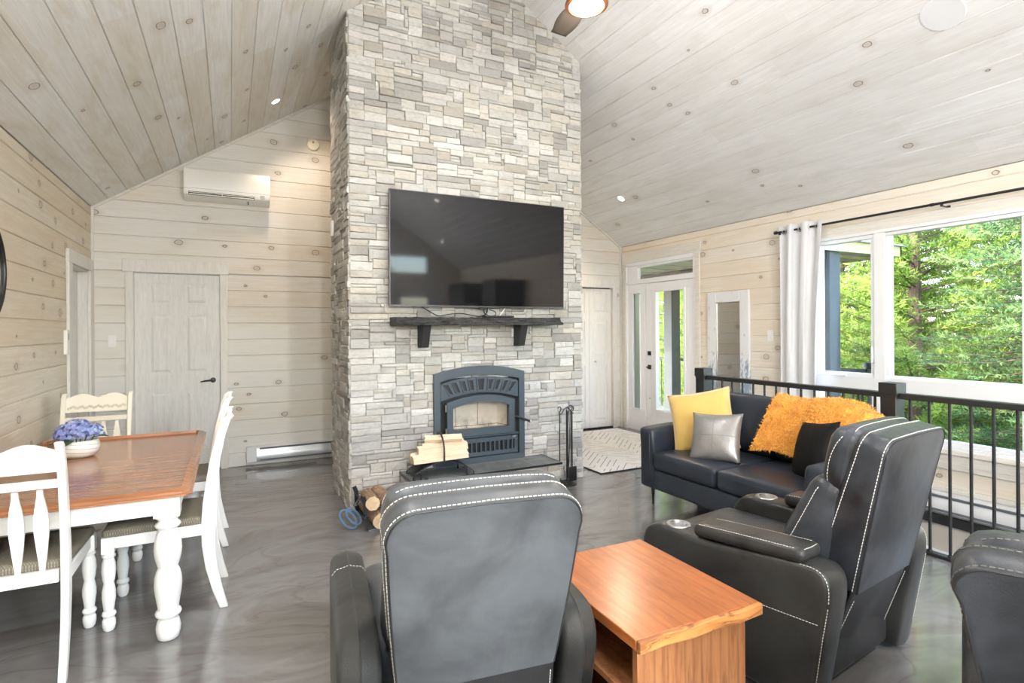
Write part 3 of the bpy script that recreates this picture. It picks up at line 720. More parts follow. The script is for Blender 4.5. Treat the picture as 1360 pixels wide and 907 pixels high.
n.nt.links.new(fz_, mx.inputs[0]); n.nt.links.new(t.outputs[0], mx.inputs[1]); n.nt.links.new(g.outputs[0], mx.inputs[2]); n.nt.links.new(mx.outputs[0], n.out.inputs[0])
mb.build('glass', M['smoke'], dr, smooth=0)
for z in (.30, .50):
    mb = MB(); mb.cyl(.008, -.03, .03, 10, T(-DW-.008, -.035, z)); mb.build('hinge', M['steel'], dr)
mb = MB(); bar(mb, (DW-.005, -.05, .385), (DW+.03, -.055, .385), .008); bar(mb, (DW+.02, -.055, .387), (DW+.115, -.13, .345), .011, 12); mb.build('door_handle', M['black'], dr)
mb = MB(); mb.lathe([(.0112, 0), (.0118, .012)], 12, T(DW+.112, -.127, .347) @ rot_to((.095, -.075, -.042))); mb.build('handle_tip', M['steel'], dr)
# firebox behind the glass
n = N('fire brick'); br = n.new('ShaderNodeTexBrick'); p = n.sep(n.pos()); n.put(br.inputs['Vector'], n.comb(n.m('ADD', p[0], p[1]), p[2], 0)); br.inputs['Scale'].default_value = 1; br.inputs['Brick Width'].default_value = .22; br.inputs['Row Height'].default_value = .30; br.inputs['Mortar Size'].default_value = .003
br.inputs['Color1'].default_value = ck(240, 232, 222) + (1,); br.inputs['Color2'].default_value = ck(232, 224, 214) + (1,); br.inputs['Mortar'].default_value = ck(130, 115, 100) + (1,)
so = n.noise(n.pos(), 6, 4, .6); zz = n.mr(p[2], .30, .42, 1, 0); n.put(n.b.inputs['Base Color'], n.mix(n.m('MULTIPLY', n.mr(so, .42, .7), n.m('ADD', .2, n.m('MULTIPLY', zz, .6)), clamp=True), br.outputs[0], ck(80, 76, 74))); M['brick'] = n.set(rough=.9)
mb = MB(); fb = [(-.29, .03), (.29, .03), (.25, .17), (-.25, .17)]
for a in range(4):
    b = (a+1) % 4
    if a == 0: continue
    A = fb[a]; B = fb[b]; vs = [mb.bm.verts.new(q) for q in ((A[0], A[1], .28), (B[0], B[1], .28), (B[0], B[1], .62), (A[0], A[1], .62))]; mb.bm.faces.new(vs)
vs = [mb.bm.verts.new((q[0], q[1], .28)) for q in fb]; mb.bm.faces.new(vs); vs = [mb.bm.verts.new((q[0], q[1], .62)) for q in fb]; mb.bm.faces.new(vs)
mb.build('firebox', M['brick'], st, smooth=0)
# lower grille
mb = MB(); mb.box(-.37, .37, -.02, .01, .055, .09); mb.box(-.37, .37, -.02, .01, .175, .215); mb.box(-.37, -.335, -.02, .01, .09, .175); mb.box(.335, .37, -.02, .01, .09, .175); mb.box(-.37, .37, -.035, -.01, .225, .240)
for i in range(15): x = -.335 + .67*(i+.5)/15; mb.box(x-.0075, x+.0075, -.022, .006, .09, .175)
mb.build('lower_grille', M['stove'], st, smooth=0, bevel=.002)
mb = MB(); mb.box(-.34, .34, .004, .008, .09, .175); mb.build('grille_mesh', M['mesh'], st, smooth=0)
mb = MB(); mb.box(.30, .335, -.045, -.02, .195, .212); mb.build('air_control', M['steel'], st, smooth=0, bevel=.003)
# core of chimney is solid: cut a recess for the firebox
core = [c for c in ch.children if c.name.startswith('core')][0]
def carve(o, boxes):
    cm = MB()
    for b in boxes: cm.box(*b)
    c = cm.build('cutter', M['dark'], None, smooth=0)
    md = o.modifiers.new('c', 'BOOLEAN'); md.object = c; md.operation = 'DIFFERENCE'; md.solver = 'EXACT'
    dg = bpy.context.evaluated_depsgraph_get(); me = bpy.data.meshes.new_from_object(o.evaluated_get(dg)); old = o.data
    o.modifiers.clear(); o.data = me; bpy.data.objects.remove(c)
carve(core, [(1.60, 2.36, 4.4, 4.95, HZ+.02, HZ+.75)])
# stones in front of the recess
fs = [c for c in ch.children if c.name.startswith('front_stonework')][0]
bm = bmesh.new(); bm.from_mesh(fs.data)
dead = [v for v in bm.verts if 1.60 < v.co.x < 2.36 and HZ+.02 < v.co.z < HZ+.74]
bmesh.ops.delete(bm, geom=dead, context='VERTS'); bm.to_mesh(fs.data); bm.free()

# ------------------------------------------------------------------ logs, carriers, tools
n = N('split wood'); p = n.pos(); g = n.noise(n.scale(p, (2, 22, 22)), 3, 5, .6, .4); M['log'] = n.set(col=n.mix(n.mr(g, .3, .7), ck(232, 216, 190), ck(205, 182, 150)), rough=.8); n.bump(g, .4, .004)
n = N('log bark'); p = n.pos(); g = n.noise(n.scale(p, (6, 20, 20)), 3, 5, .7, .6); M['bark'] = n.set(col=n.mix(n.mr(g, .3, .7), ck(110, 84, 62), ck(176, 146, 116)), rough=.95); n.bump(g, 1.0, .012)
n = N('log end'); p = n.pos(); s = n.sep(p); d = n.m('SQRT', n.m('ADD', n.m('POWER', s[1], 2), n.m('POWER', s[2], 2))); rg = n.m('SINE', n.m('MULTIPLY', d, 700)); g = n.noise(p, 20, 3)
M['logend'] = n.set(col=n.mix(n.m('MULTIPLY', n.mr(rg, -1, 1), .3), n.mix(n.mr(g, .3, .7), ck(222, 200, 168), ck(196, 168, 134)), ck(150, 116, 84)), rough=.85)
def log(L, r, label, loc, rot, group, kind='round', seed=0):
    rd = random.Random(seed); mb = MB(); seg = 18 if kind == 'round' else 12; nl = 8
    if kind == 'round': prof = [(r*(1+rd.uniform(-.06, .06))*math.cos(2*PI*i/seg), r*(1+rd.uniform(-.06, .06))*math.sin(2*PI*i/seg)) for i in range(seg)]
    else:
        base = [(-r, -.55*r), (r, -.6*r), (.9*r, .1*r), (.1*r, .85*r), (-.9*r, .25*r)]; prof = []
        for i in range(5):
            a, b = base[i], base[(i+1) % 5]; prof += [a, (a[0]*.6+b[0]*.4 + rd.uniform(-.08, .08)*r, a[1]*.6+b[1]*.4+rd.uniform(-.08, .08)*r)]
        prof = [(a*1.0, b*1.0) for a, b in prof]
    rings = [[mb.bm.verts.new((-L/2 + L*k/nl + (rd.uniform(-.004, .004)), a*(1+rd.uniform(-.03, .03)), b*(1+rd.uniform(-.03, .03)))) for a, b in prof] for k in range(nl+1)]
    m = len(prof)
    for A, B in zip(rings, rings[1:]):
        for i in range(m):
            f = mb.bm.faces.new((A[i], B[i], B[(i+1) % m], A[(i+1) % m])); f.material_index = 0 if (kind == 'round' or i > 4) else (1 if i < 2 else 0)
    f = mb.bm.faces.new(rings[0]); f.material_index = 2; f = mb.bm.faces.new(rings[-1][::-1]); f.material_index = 2
    bmesh.ops.recalc_face_normals(mb.bm, faces=mb.bm.faces[:])
    mats = [M['bark'] if kind == 'round' else M['log'], M['bark'], M['logend']]
    o = mb.build('firewood_log', mats, smooth=45, loc=loc, rot=rot); return tag(o, label, 'log', group)
# carrier on the hearth: curved black sheet with a hoop handle
lc = thing('log_carrier', 'black curved metal log carrier with hoop handle standing on the hearth', 'log carrier', (1.52, 4.31, HZ), rotz=math.radians(-4))
mb = MB()
def sheet(u, v):
    a = -1.15 + 2.3*u; return (.235*math.sin(a), -.13+.26*v, .175 - .150*math.cos(a)*1.0 + .0)
def saddle(u, v):                                    # arched underside: sheet bows up between the feet
    x = -.245 + .49*u; return (x, -.12+.24*v, .125 - .095*(x/.245)**2)
mb.grid(saddle, 24, 2); mb.build('sheet', M['black'], lc, solid=.005)
mb = MB()
for s in (-1, 1): mb.tube([(-.245, s*.12, .028), (-.25, s*.12, 0.004), (-.23, s*.12, .004)], .006, 6); mb.tube([(.245, s*.12, .028), (.25, s*.12, 0.004), (.23, s*.12, .004)], .006, 6)
mb.bm.free()
for s in (-1, 1):
    for x in (-1, 1):
        mb = MB(); mb.tube([(x*.245, s*.12, .028), (x*.25, s*.12, 0.004), (x*.23, s*.12, .004)], .006, 6); mb.build('foot', M['black'], lc)
        mb = MB(); mb.cyl(.007, 0, .075, 8, T(x*.19, s*.125, 0)); mb.build('foot', M['black'], lc)
mb = MB(); mb.tube([(-.0, -.13, .12)] + [(0.0, -.13*math.cos(PI*k/14), .20+.135*math.sin(PI*k/14)) for k in range(15)] + [(0, .13, .12)], .0075, 8)
mb.build('handle', plain('worn bronze handle', srgb(70, 62, 55), .4, metal=.6), lc)
CL = [(-.02, -.075, .158, .46, .044, 4), (-.03, .005, .158, .43, .042, 2), (.0, .082, .152, .44, .038, -3), (.01, -.045, .224, .42, .040, 5), (.04, .04, .226, .38, .040, 12), (.03, .0, .288, .30, .030, -14)]
LB = ['front lowest split log in the carrier on the hearth', 'middle lowest split log in the carrier, mostly under others', 'back lowest split log in the carrier next to the stove', 'front upper split log in the carrier on the hearth', 'back upper split log in the carrier, sticking out to the right', 'topmost small split log lying under the hoop handle']
for i, (x, y, z, L, r, a) in enumerate(CL):
    q = Matrix.Rotation(math.radians(-4), 4, 'Z') @ Vector((x, y, z))
    log(L, r, LB[i], (1.52+q.x, 4.31+q.y, HZ+q.z-.002), (math.radians(20*i), math.radians(-1), math.radians(a-4)), 'split logs in the hearth carrier', 'split', i+5)
# floor rack left of the hearth, hoops bent in a U, logs pointing at the camera
rk = thing('log_rack', 'black bent-metal log rack on the floor beside the hearth', 'log rack', (1.085, 4.215, 0), rotz=math.radians(0))
def hoop(y, r=.008):
    W2, Hh = .225, .245
    pts = [(-W2-.015, y, Hh), (-W2, y, Hh-.04), (-W2+.005, y, .12)] + [(-W2+.08 - .075*math.cos(PI/2*k/5), y, .095 - .075*math.sin(PI/2*k/5)) for k in range(6)] + [(W2-.08 + .075*math.sin(PI/2*k/5), y, .095 - .075*math.cos(PI/2*k/5)) for k in range(6)] + [(W2-.005, y, .12), (W2, y, Hh-.04), (W2+.015, y, Hh)]
    return pts
mb = MB()
for y in (-.16, .16):
    P = hoop(y)
    for a, b in zip(P, P[1:]):
        d = (Vector(b)-Vector(a)); L = d.length; mb.box(-.003, .003, -.016, .016, -.002, L+.002, T(*a) @ d.to_track_quat('Z', 'Y').to_matrix().to_4x4())
for x, z in ((-.222, .18), (.222, .18), (-.205, .06), (.205, .06), (-.10, .022), (.10, .022)): bar(mb, (x, -.16, z), (x, .16, z), .006, 8)
mb.box(-.18, .18, -.17, .17, .010, .016)
mb.build('hoops', M['black'], rk, smooth=0)
M['zinc'] = plain('zinc strip', srgb(120, 128, 134), .35, metal=.7)
for y in (-.16, .16):
    mb = MB(); mb.box(-.20, .20, y-.012, y+.012, 0, .010); mb.build('foot', M['zinc'], rk, smooth=0)
    mb = MB(); mb.box(.223, .247, y-.012, y+.012, .24, .33); mb.build('post', M['black'], rk, smooth=0, bevel=.002)
RL = [(-.135, -.03, .080, .055, 'round', 'lower left round log in the floor rack, cut end facing the room'), (.0, -.02, .076, .052, 'round', 'lower middle round log in the floor rack'), (.125, .0, .08, .054, 'round', 'lower right round log in the floor rack'),
      (-.155, .0, .182, .050, 'round', 'thick bark-covered log leaning on the left hoop of the floor rack'), (-.05, -.02, .170, .056, 'round', 'second-layer log with a pale cut end in the middle of the floor rack'), (.07, .0, .172, .048, 'round', 'brown bark log in the second layer of the floor rack'), (.165, .02, .188, .044, 'split', 'pale split log on the right of the floor rack by its post')]
for i, (x, y, z, r, k, lb) in enumerate(RL):
    log(.36, r, lb, (1.085+x, 4.215+y, z), (i*.9, math.radians([2, -1, 1, -5, 3, -3, -8][i]), math.radians(-90 + [3, -4, 2, -6, 7, -3, 28][i])), 'logs in the floor rack', k, i+30)
# blue strap loops hanging off the rack
M['blue'] = plain('blue webbing', srgb(88, 116, 148), .7)
sp = thing('rope_loop', 'pair of pale blue strap loops hanging on the left end of the log rack', 'strap', (.80, 4.16, .0))
for i, (dx, dz, s, tw) in enumerate(((-.04, .0, 1.0, 0), (.0, .02, .85, .5))):
    mb = MB(); P = []
    for k in range(24):
        a = 2*PI*k/24; P.append((dx + s*.050*math.cos(a) - .03*math.sin(a), .03*math.sin(a+tw) + .01*i, .010+.062*s + dz + s*.062*math.sin(a)))
    mb.tube(P, .0085, 8, closed=True); mb.build('loop', M['blue'], sp)
mb = MB(); mb.tube([(-.0, 0, .16), (.03, .005, .20), (.055, .01, .23), (.065, .02, .20)], .008, 8); mb.build('clip', M['black'], sp)
# fireplace tool set
ft = thing('fireplace_tool_set', 'black wrought iron fireplace tools on a stand right of the hearth', 'fireplace tools', (2.80, 4.40, 0))
mb = MB(); mb.cyl(.09, 0, .012, 28); mb.cyl(.007, .012, .70, 8); mb.tube([(-.075, 0, .66), (-.05, 0, .67), (-.03, 0, .70), (0, 0, .72), (.03, 0, .70), (.05, 0, .67), (.075, 0, .66)], .005, 6); mb.build('stand', M['black'], ft)
def tool(dx, dy, kind):
    mb = MB(); mb.cyl(.0055, .12, .69, 8, T(dx, dy, 0)); mb.tube([(dx + .018*math.cos(PI*k/5-PI/2), dy, .71+.022*math.sin(PI*k/5-PI/2)) for k in range(8)], .005, 6)
    if kind == 'poker': mb.tube([(dx, dy, .14), (dx, dy, .08), (dx, dy-.01, .06)], [.005, .005, .002], 6); mb.tube([(dx, dy, .12), (dx-.02, dy, .10), (dx-.028, dy, .115)], [.005, .004, .002], 6)
    if kind == 'shovel': mb.rbox(dx-.045, dx+.045, dy-.008, dy+.004, .035, .17, .01, 4)
    if kind == 'brush': mb.rbox(dx-.035, dx+.035, dy-.02, dy+.02, .04, .15, .015, 4)
    if kind == 'tongs': mb.tube([(dx+.015, dy, .69), (dx+.02, dy, .4), (dx+.004, dy, .1)], .004, 6)
    mb.build(kind, M['black'], ft)
tool(-.085, -.01, 'poker'); tool(.04, -.03, 'shovel'); tool(.065, .03, 'brush'); tool(-.02, -.05, 'tongs')

# ================================================================== WALL FIXTURES
ac = thing('air_conditioner', 'white wall-mounted heat pump unit high on the back wall', 'air conditioner', (-.012, YB, 2.80))
mb = MB(); pr = [(0, 0), (-.10, 0), (-.195, .035), (-.21, .09), (-.21, .275), (-.19, .30), (0, .30)]
mb.prism(pr, -.40, .40, 'x'); mb.build('casing', M['whitep'], ac, smooth=0, bevel=.008)
mb = MB(); mb.box(-.355, .245, -.207, -.13, .030, .062); mb.bm.verts.ensure_lookup_table(); mb.build('air_outlet', M['dark'], ac, smooth=0)
mb = MB(); mb.box(-.35, .24, -.212, -.195, .030, .040); mb.box(-.35, .24, -.213, -.190, .050, .056); mb.box(-.06, -.05, -.213, -.19, .03, .06); mb.build('louvre', M['whitep'], ac, smooth=0)
mb = MB(); mb.box(-.40, .40, -.2115, -.2095, .093, .096); mb.build('seam', plain('grey seam', ck(150, 150, 148), .5), ac, smooth=0)
mb = MB(); mb.box(.30, .345, -.2112, -.205, .045, .08); mb.build('sensor', plain('grey sensor window', ck(170, 172, 170), .3), ac, smooth=0)
mb = MB(); mb.box(.18, .19, -.19, -.18, -.025, .01); mb.build('tab', M['black'], ac, smooth=0)
def heater(x0, x1):
    h = thing('baseboard_heater', 'white and silver electric baseboard heater low on the back wall', 'heater', (x0, YB, .045)); L = x1-x0
    mb = MB(); pr = [(0, 0), (-.05, 0), (-.065, .025), (-.065, .085), (-.055, .10), (-.055, .13), (-.03, .165), (0, .165)]
    mb.prism(pr, 0, L, 'x'); mb.build('casing', plain('pale heater metal', ck(205, 207, 210), .3, metal=.35), h, smooth=0, bevel=.003)
    mb = MB(); mb.box(.13, L-.02, -.062, -.04, .132, .147); mb.box(.13, L-.02, -.068, -.05, .012, .026); mb.build('grille', plain('dark grille slot', ck(80, 84, 90), .4), h, smooth=0)
    mb = MB(); mb.box(.0, .10, -.067, -.0, .0, .16); mb.build('end_cap', plain('heater end cap', ck(215, 216, 218), .35), h, smooth=0, bevel=.003)
heater(.145, 1.45)
sd = thing('smoke_detector', 'round white smoke detector on the back wall beside the chimney', 'smoke detector', (.845, YB, 3.555), rot=(PI/2, 0, 0))
mb = MB(); mb.lathe([(.066, 0), (.068, .012), (.062, .030), (.045, .040), (.02, .042), (.001, .043)], 32); mb.build('housing', plain('ivory plastic', ck(236, 226, 205), .5), sd)
mb = MB(); mb.cyl(.012, .040, .045, 16, T(0, .02, 0)); mb.build('test_button', plain('grey button', ck(150, 140, 125), .5), sd)
def switch(nm, label, cat, plane, a, z, w=.072, h=.118, rockers=1):
    if plane == 'y': o = thing(nm, label, cat, (a, YB, z))
    elif plane == 'r': o = thing(nm, label, cat, (XR, a, z), rotz=-PI/2)
    else: o = thing(nm, label, cat, (XL, a, z), rotz=PI/2)
    mb = MB(); mb.box(-w/2, w/2, -.006, 0, -h/2, h/2); mb.build('cover_plate', M['whitep'], o, smooth=0, bevel=.003)
    mb = MB(); mb.box(-w/2+.018, w/2-.018, -.010, -.004, -h/2+.026, h/2-.026); mb.build('rocker', M['white'], o, smooth=0, bevel=.002); return o
switch('light_switch', 'white light switch on the back wall left of the door', 'light switch', 'y', -1.034, 1.362)
switch('light_switch', 'white light switch on the right wall between mirror and curtain', 'light switch', 'r', 4.067, 1.366)
tm = thing('thermostat', 'tall white control box on the left wall beside the sliding door', 'thermostat', (XL-.004, 5.64, 1.37), rotz=PI/2)
mb = MB(); mb.box(-.035, .035, -.028, 0, -.10, .10); mb.build('casing', M['whitep'], tm, smooth=0, bevel=.006)
mb = MB(); mb.box(-.022, .022, -.03, -.026, .02, .07); mb.build('display', plain('grey display', ck(150, 156, 158), .3), tm, smooth=0)
ca = thing('wall_control', 'small white control on the left side of the stone chimney', 'control', (CX0-.03, 5.19, 2.37), rotz=-PI/2)
mb = MB(); mb.box(-.03, .03, -.025, 0, -.07, .07); mb.build('casing', M['whitep'], ca, smooth=0, bevel=.006); mb = MB(); mb.box(-.018, .018, -.028, -.02, .01, .05); mb.build('dial', M['white'], ca, smooth=0, bevel=.002)
# black-rimmed round wall mirror at the frame's left edge
rm = thing('round_mirror', 'round black-rimmed mirror on the left wall, cut off by the left edge of the photo', 'mirror', (XL, 3.96, 1.80), rot=(0, PI/2, 0))
mb = MB(); mb.tube([(.30*math.cos(2*PI*k/64), .30*math.sin(2*PI*k/64), .012) for k in range(64)], .011, 8, closed=True); mb.build('rim', M['black'], rm)
mb = MB(); mb.cyl(.298, .002, .008, 64); mb.build('mirror_glass', plain('mirror silver', (.9, .9, .9), .02, metal=1), rm)

# ceiling fixtures, tilted with the slopes
def slope_pt(x, y): return (x, y, ceil_z(x))
M['lamp'] = (lambda n: n.set(col=(1, 1, 1), emis=(1, .93, .82), es=22))(N('lit lamp lens'))
def downlight(x, y, label, power, warm=(1, .97, .94)):
    left = x < XM; ay = (-ANG if left else ANG)
    o = thing('recessed_light', label, 'ceiling light', slope_pt(x, y), rot=(0, ay, 0), group='recessed ceiling lights')
    mb = MB(); mb.lathe([(.040, -.002), (.042, -.007), (.056, -.006), (.058, 0)], 32, cap=False); mb.build('trim_ring', M['white'], o)
    mb = MB(); mb.cyl(.041, -.004, -.001, 32); mb.build('lens', M['lamp'], o)
    ld = bpy.data.lights.new('downlight_beam', 'SPOT'); ld.energy = power; ld.color = warm if y < 5 else (1, .80, .60); ld.spot_size = math.radians(140); ld.spot_blend = .6; ld.shadow_soft_size = .045
    lo = bpy.data.objects.new('downlight_beam', ld); COL.objects.link(lo); lo.parent = o; lo.location = (0, 0, -.03); return o
sk = thing('ceiling_speaker', 'round white flush speaker in the right ceiling slope near the top right corner', 'speaker', slope_pt(4.026, 1.891), rot=(0, ANG, 0))
mb = MB(); mb.lathe([(.122, 0), (.122, -.004), (.116, -.006)], 48, cap=False); mb.build('rim', M['white'], sk); 
n = N('speaker mesh'); M['spk'] = n.set(col=ck(222, 223, 226), rough=.7); n.bump(n.vor(n.pos(), 300), .3, .002)
mb = MB(); mb.cyl(.117, -.005, -.001, 48); mb.build('grille', M['spk'], sk)
# fan under the ridge
M['fanlamp'] = (lambda n: n.set(col=(1, 1, 1), emis=(1, .95, .88), es=2.6))(N('lit fan lens'))
fan = thing('ceiling_fan', 'brown ceiling fan with copper-ringed light, hanging from the ridge', 'ceiling fan', (2.03, 2.925, 3.50))
n = N('copper'); M['copper'] = n.set(col=srgb(176, 112, 78), rough=.3, metal=1); M['blade'] = plain('brown fan blade', srgb(72, 64, 55), .5)
mb = MB(); mb.cyl(.014, .2, ceil_z(2.03)-3.5, 12); mb.build('downrod', M['copper'], fan)
mb = MB(); mb.lathe([(.06, ceil_z(2.03)-3.56), (.065, ceil_z(2.03)-3.60), (.02, ceil_z(2.03)-3.64)], 24); mb.build('canopy', M['copper'], fan)
mb = MB(); mb.lathe([(.05, .2), (.10, .17), (.125, .10), (.125, .05), (.10, .03)], 32); mb.build('motor', M['blade'], fan)
mb = MB(); mb.lathe([(.112, .035), (.132, .03), (.138, .012), (.134, 0), (.115, -.004), (.108, .004)], 40, cap=False); mb.build('light_ring', M['copper'], fan)
mb = MB(); mb.lathe([(.108, .004), (.09, -.012), (.05, -.02), (.001, -.023)], 32); mb.build('lamp_lens', M['fanlamp'], fan)
for a in (80, -28, 206):
    mb = MB()
    def bl(u, v):
        r = .12 + .36*u; w = (.045 + .03*math.sin(PI*min(1, u*1.1)*.9)) ; y = -w + 2*w*v
        return (r + (.02*(v-.5) if u > .98 else 0), y, .07 + .25*(v-.5)*.12)
    mb.grid(bl, 12, 4); mb.build('blade', M['blade'], fan, solid=.007, rot=(0, 0, math.radians(a)))

# ================================================================== CURTAIN, ROD, MIRROR, RUG, RAILING
RX, RZ = XR-.105, 2.44
rd_ = thing('curtain_rod', 'long thin black curtain rod above the big window', 'curtain rod', (RX, 3.9, RZ))
mb = MB(); mb.cyl(.0105, 0, 3.2, 12, R(PI/2, 'X')); mb.build('rod', M['black'], rd_)
mb = MB(); mb.lathe([(.0105, 0), (.018, .004), (.018, .028), (.012, .034)], 16, R(-PI/2, 'X')); mb.build('finial', M['black'], rd_)
mb = MB(); mb.cyl(.0135, -.012, .012, 12, T(0, -1.43, 0) @ R(PI/2, 'X')); mb.build('joint_ring', M['black'], rd_)
for y in (-1.50, -.03):
    mb = MB(); mb.box(-.012, .012, y-.006, y+.006, -.028, -.008); mb.box(0, .105, y-.006, y+.006, -.028, -.02); mb.box(.098, .105, y-.012, y+.012, -.07, -.01); mb.build('bracket', M['black'], rd_, smooth=0)
n = N('white curtain cloth'); wv = n.noise(n.scale(n.pos(), (60, 60, 400)), 4, 2); n.bump(wv, .1, .001); M['curtain'] = n.set(col=ck(222, 223, 226), rough=.85, sheen=.2)
cu = thing('curtain', 'white grommet curtain panel drawn to the left of the big window', 'curtain', (RX, 3.65, .04))
mb = MB(); HC = 2.455
def cf(u, v):
    z = HC*v; t = 1-v; sp = .39*(1 - .32*math.sin(PI*min(1, max(0, (t-.15)*1.15)))*.9)
    y0 = .21; y = y0 - .47*u*(1-.10*math.sin(PI*t)-.12*t)
    ph = u*2*PI*2.75; amp = .045*(1-.25*t)
    return (amp*math.sin(ph) + .006*math.sin(ph*2.3+4*t), y + .012*math.sin(ph*2+1), z)
mb.grid(cf, 110, 40); mb.build('cloth', M['curtain'], cu, smooth=180, solid=.003)
for k in range(8):
    u = (k+.5)/8; q = cf(u, .985); mb = MB(); mb.tube([(.0, .022*math.cos(2*PI*j/16), .022*math.sin(2*PI*j/16)) for j in range(16)], .004, 6, closed=True)
    mb.build('grommet', M['steel'], cu, loc=(q[0]*.3, q[1], RZ-.04), rot=(0, 0, PI/2))
# full-length mirror
mr_ = thing('standing_mirror', 'tall mirror with distressed white and blue wooden frame on the right wall', 'mirror', (XR-.005, 4.62, .30), rot=(0, 0, 0))
n = N('distressed white frame'); p = n.pos(); s = n.sep(p); a = n.noise(n.scale(p, (8, 8, 3)), 3, 5, .7, .5); low = n.mr(s[2], .95, .25, 0, .35)
M['distress'] = n.set(col=n.mix(n.mr(n.m('ADD', a, low), .60, .74), ck(228, 229, 230), ck(134, 156, 178)), rough=.6)
mb = MB(); H_ = 1.58
mb.box(-.03, 0, -.30, -.175, 0, H_); mb.box(-.03, 0, .175, .30, 0, H_); mb.box(-.03, 0, -.175, .175, H_-.125, H_); mb.box(-.03, 0, -.175, .175, 0, .125)
mb.build('frame', M['distress'], mr_, smooth=0, bevel=.005)
mb = MB(); mb.box(-.024, -.012, -.18, -.168, .12, H_-.12); mb.box(-.024, -.012, .168, .18, .12, H_-.12); mb.box(-.024, -.012, -.17, .17, H_-.137, H_-.12); mb.box(-.024, -.012, -.17, .17, .12, .137); mb.build('inner_edge', M['steel'], mr_, smooth=0)
mb = MB(); mb.box(-.014, -.008, -.17, .17, .13, H_-.13); mb.build('mirror_glass', plain('mirror silver', (.88, .88, .88), .01, metal=1), mr_, smooth=0)
# rug
n = N('white rug with dashes'); s = n.sep(n.wpos()); x, y = s[0], s[1]
def chev(n, x, y):
    col = n.m('MULTIPLY', x, 1/.42); ci = n.m('FLOOR', col); par = n.m('MODULO', n.m('ABSOLUTE', ci), 2.0); sg = n.m('SUBTRACT', n.m('MULTIPLY', par, 2), 1)
    w = n.m('ADD', n.m('MULTIPLY', y, 1.0), n.m('MULTIPLY', n.m('MULTIPLY', x, sg), 1.0)); t = n.m('DIVIDE', w, .085); fl = n.m('FLOOR', t); fr = n.m('SUBTRACT', t, fl)
    ln = n.m('LESS_THAN', n.m('ABSOLUTE', n.m('SUBTRACT', fr, .5)), .07)
    c_, v_ = n.white(n.comb(fl, n.m('FLOOR', n.m('MULTIPLY', x, 14)), ci)); return n.m('MULTIPLY', ln, n.m('GREATER_THAN', v_, .35))
fz = n.noise(n.wpos(), 130, 3); c = n.mix(n.m('MULTIPLY', chev(n, x, y), .75), ck(232, 230, 227), ck(70, 68, 68)); c = n.mix(n.mr(fz, .4, .7, 0, .2), c, ck(200, 197, 192)); n.bump(fz, .5, .004)
M['rug'] = n.set(col=c, rough=.95)
rg_ = thing('entry_rug', 'white rug with a dashed black herringbone pattern inside the entry door', 'rug', (4.05, 5.4, 0))
mb = MB(); mb.box(-.75, .95, -.85, 1.10, 0.004, .012); mb.build('pile', M['rug'], rg_, smooth=0, bevel=.002)
mb = MB(); mb.box(-.765, .965, -.87, -.85, 0, .010); mb.box(-.765, .965, 1.10, 1.12, 0, .010); mb.box(-.765, -.75, -.85, 1.1, 0, .010); mb.box(.95, .965, -.85, 1.1, 0, .010); mb.build('border', plain('black rug edging', (.02, .02, .02), .9), rg_, smooth=0)
# railing round the stairwell
n = N('near black stained wood'); M['rail'] = n.set(col=(.014, .015, .015), rough=.42)
rl = thing('stair_railing', 'black railing with thin round balusters along the open stairwell', 'railing', (3.97, 2.2, 0))
def newel(y):
    mb = MB(); mb.box(-.05, .05, y-.05, y+.05, 0, .985); mb.box(-.058, .058, y-.058, y+.058, 1.0, 1.078); mb.box(-.053, .053, y-.053, y+.053, .985, 1.0); mb.build('newel_post', M['rail'], rl, smooth=0, bevel=.003)
PY = [3.845-2.2, 2.175-2.2, .505-2.2]
for y in PY: newel(y)
for a, b in zip(PY, PY[1:]):
    mb = MB(); mb.box(-.03, .03, b+.05, a-.05, .975, 1.012); mb.build('top_rail', M['rail'], rl, smooth=0, bevel=.004)
    mb = MB(); mb.box(-.028, .028, b+.05, a-.05, .0, .022); mb.build('bottom_rail', M['rail'], rl, smooth=0, bevel=.003)
    nb = 14
    for i in range(nb):
        y = b + (a-b)*(i+1)/(nb+1); mb = MB(); mb.cyl(.009, .02, .98, 10, T(0, y, 0)); mb.lathe([(.016, .022), (.016, .028), (.010, .034)], 12, T(0, y, 0)); mb.build('baluster', M['black'], rl)
# stairwell heater
hh = thing('baseboard_heater', 'white baseboard heater on the lower wall seen through the balusters', 'heater', (XR, 1.9, -.055))
mb = MB(); pr = [(0, 0), (-.06, 0), (-.07, .03), (-.07, .10), (-.055, .12), (-.05, .15), (0, .165)]; mb.prism(pr, -1.0, .9, 'y')
mb.build('casing', plain('white heater metal', ck(214, 214, 214), .35), hh, smooth=0, bevel=.003)
mb = MB(); mb.box(-.066, -.05, -.98, .88, .122, .14); mb.box(-.0715, -.06, -.98, .88, .012, .03); mb.build('grille', plain('grey heater slot', ck(96, 100, 106), .5), hh, smooth=0)
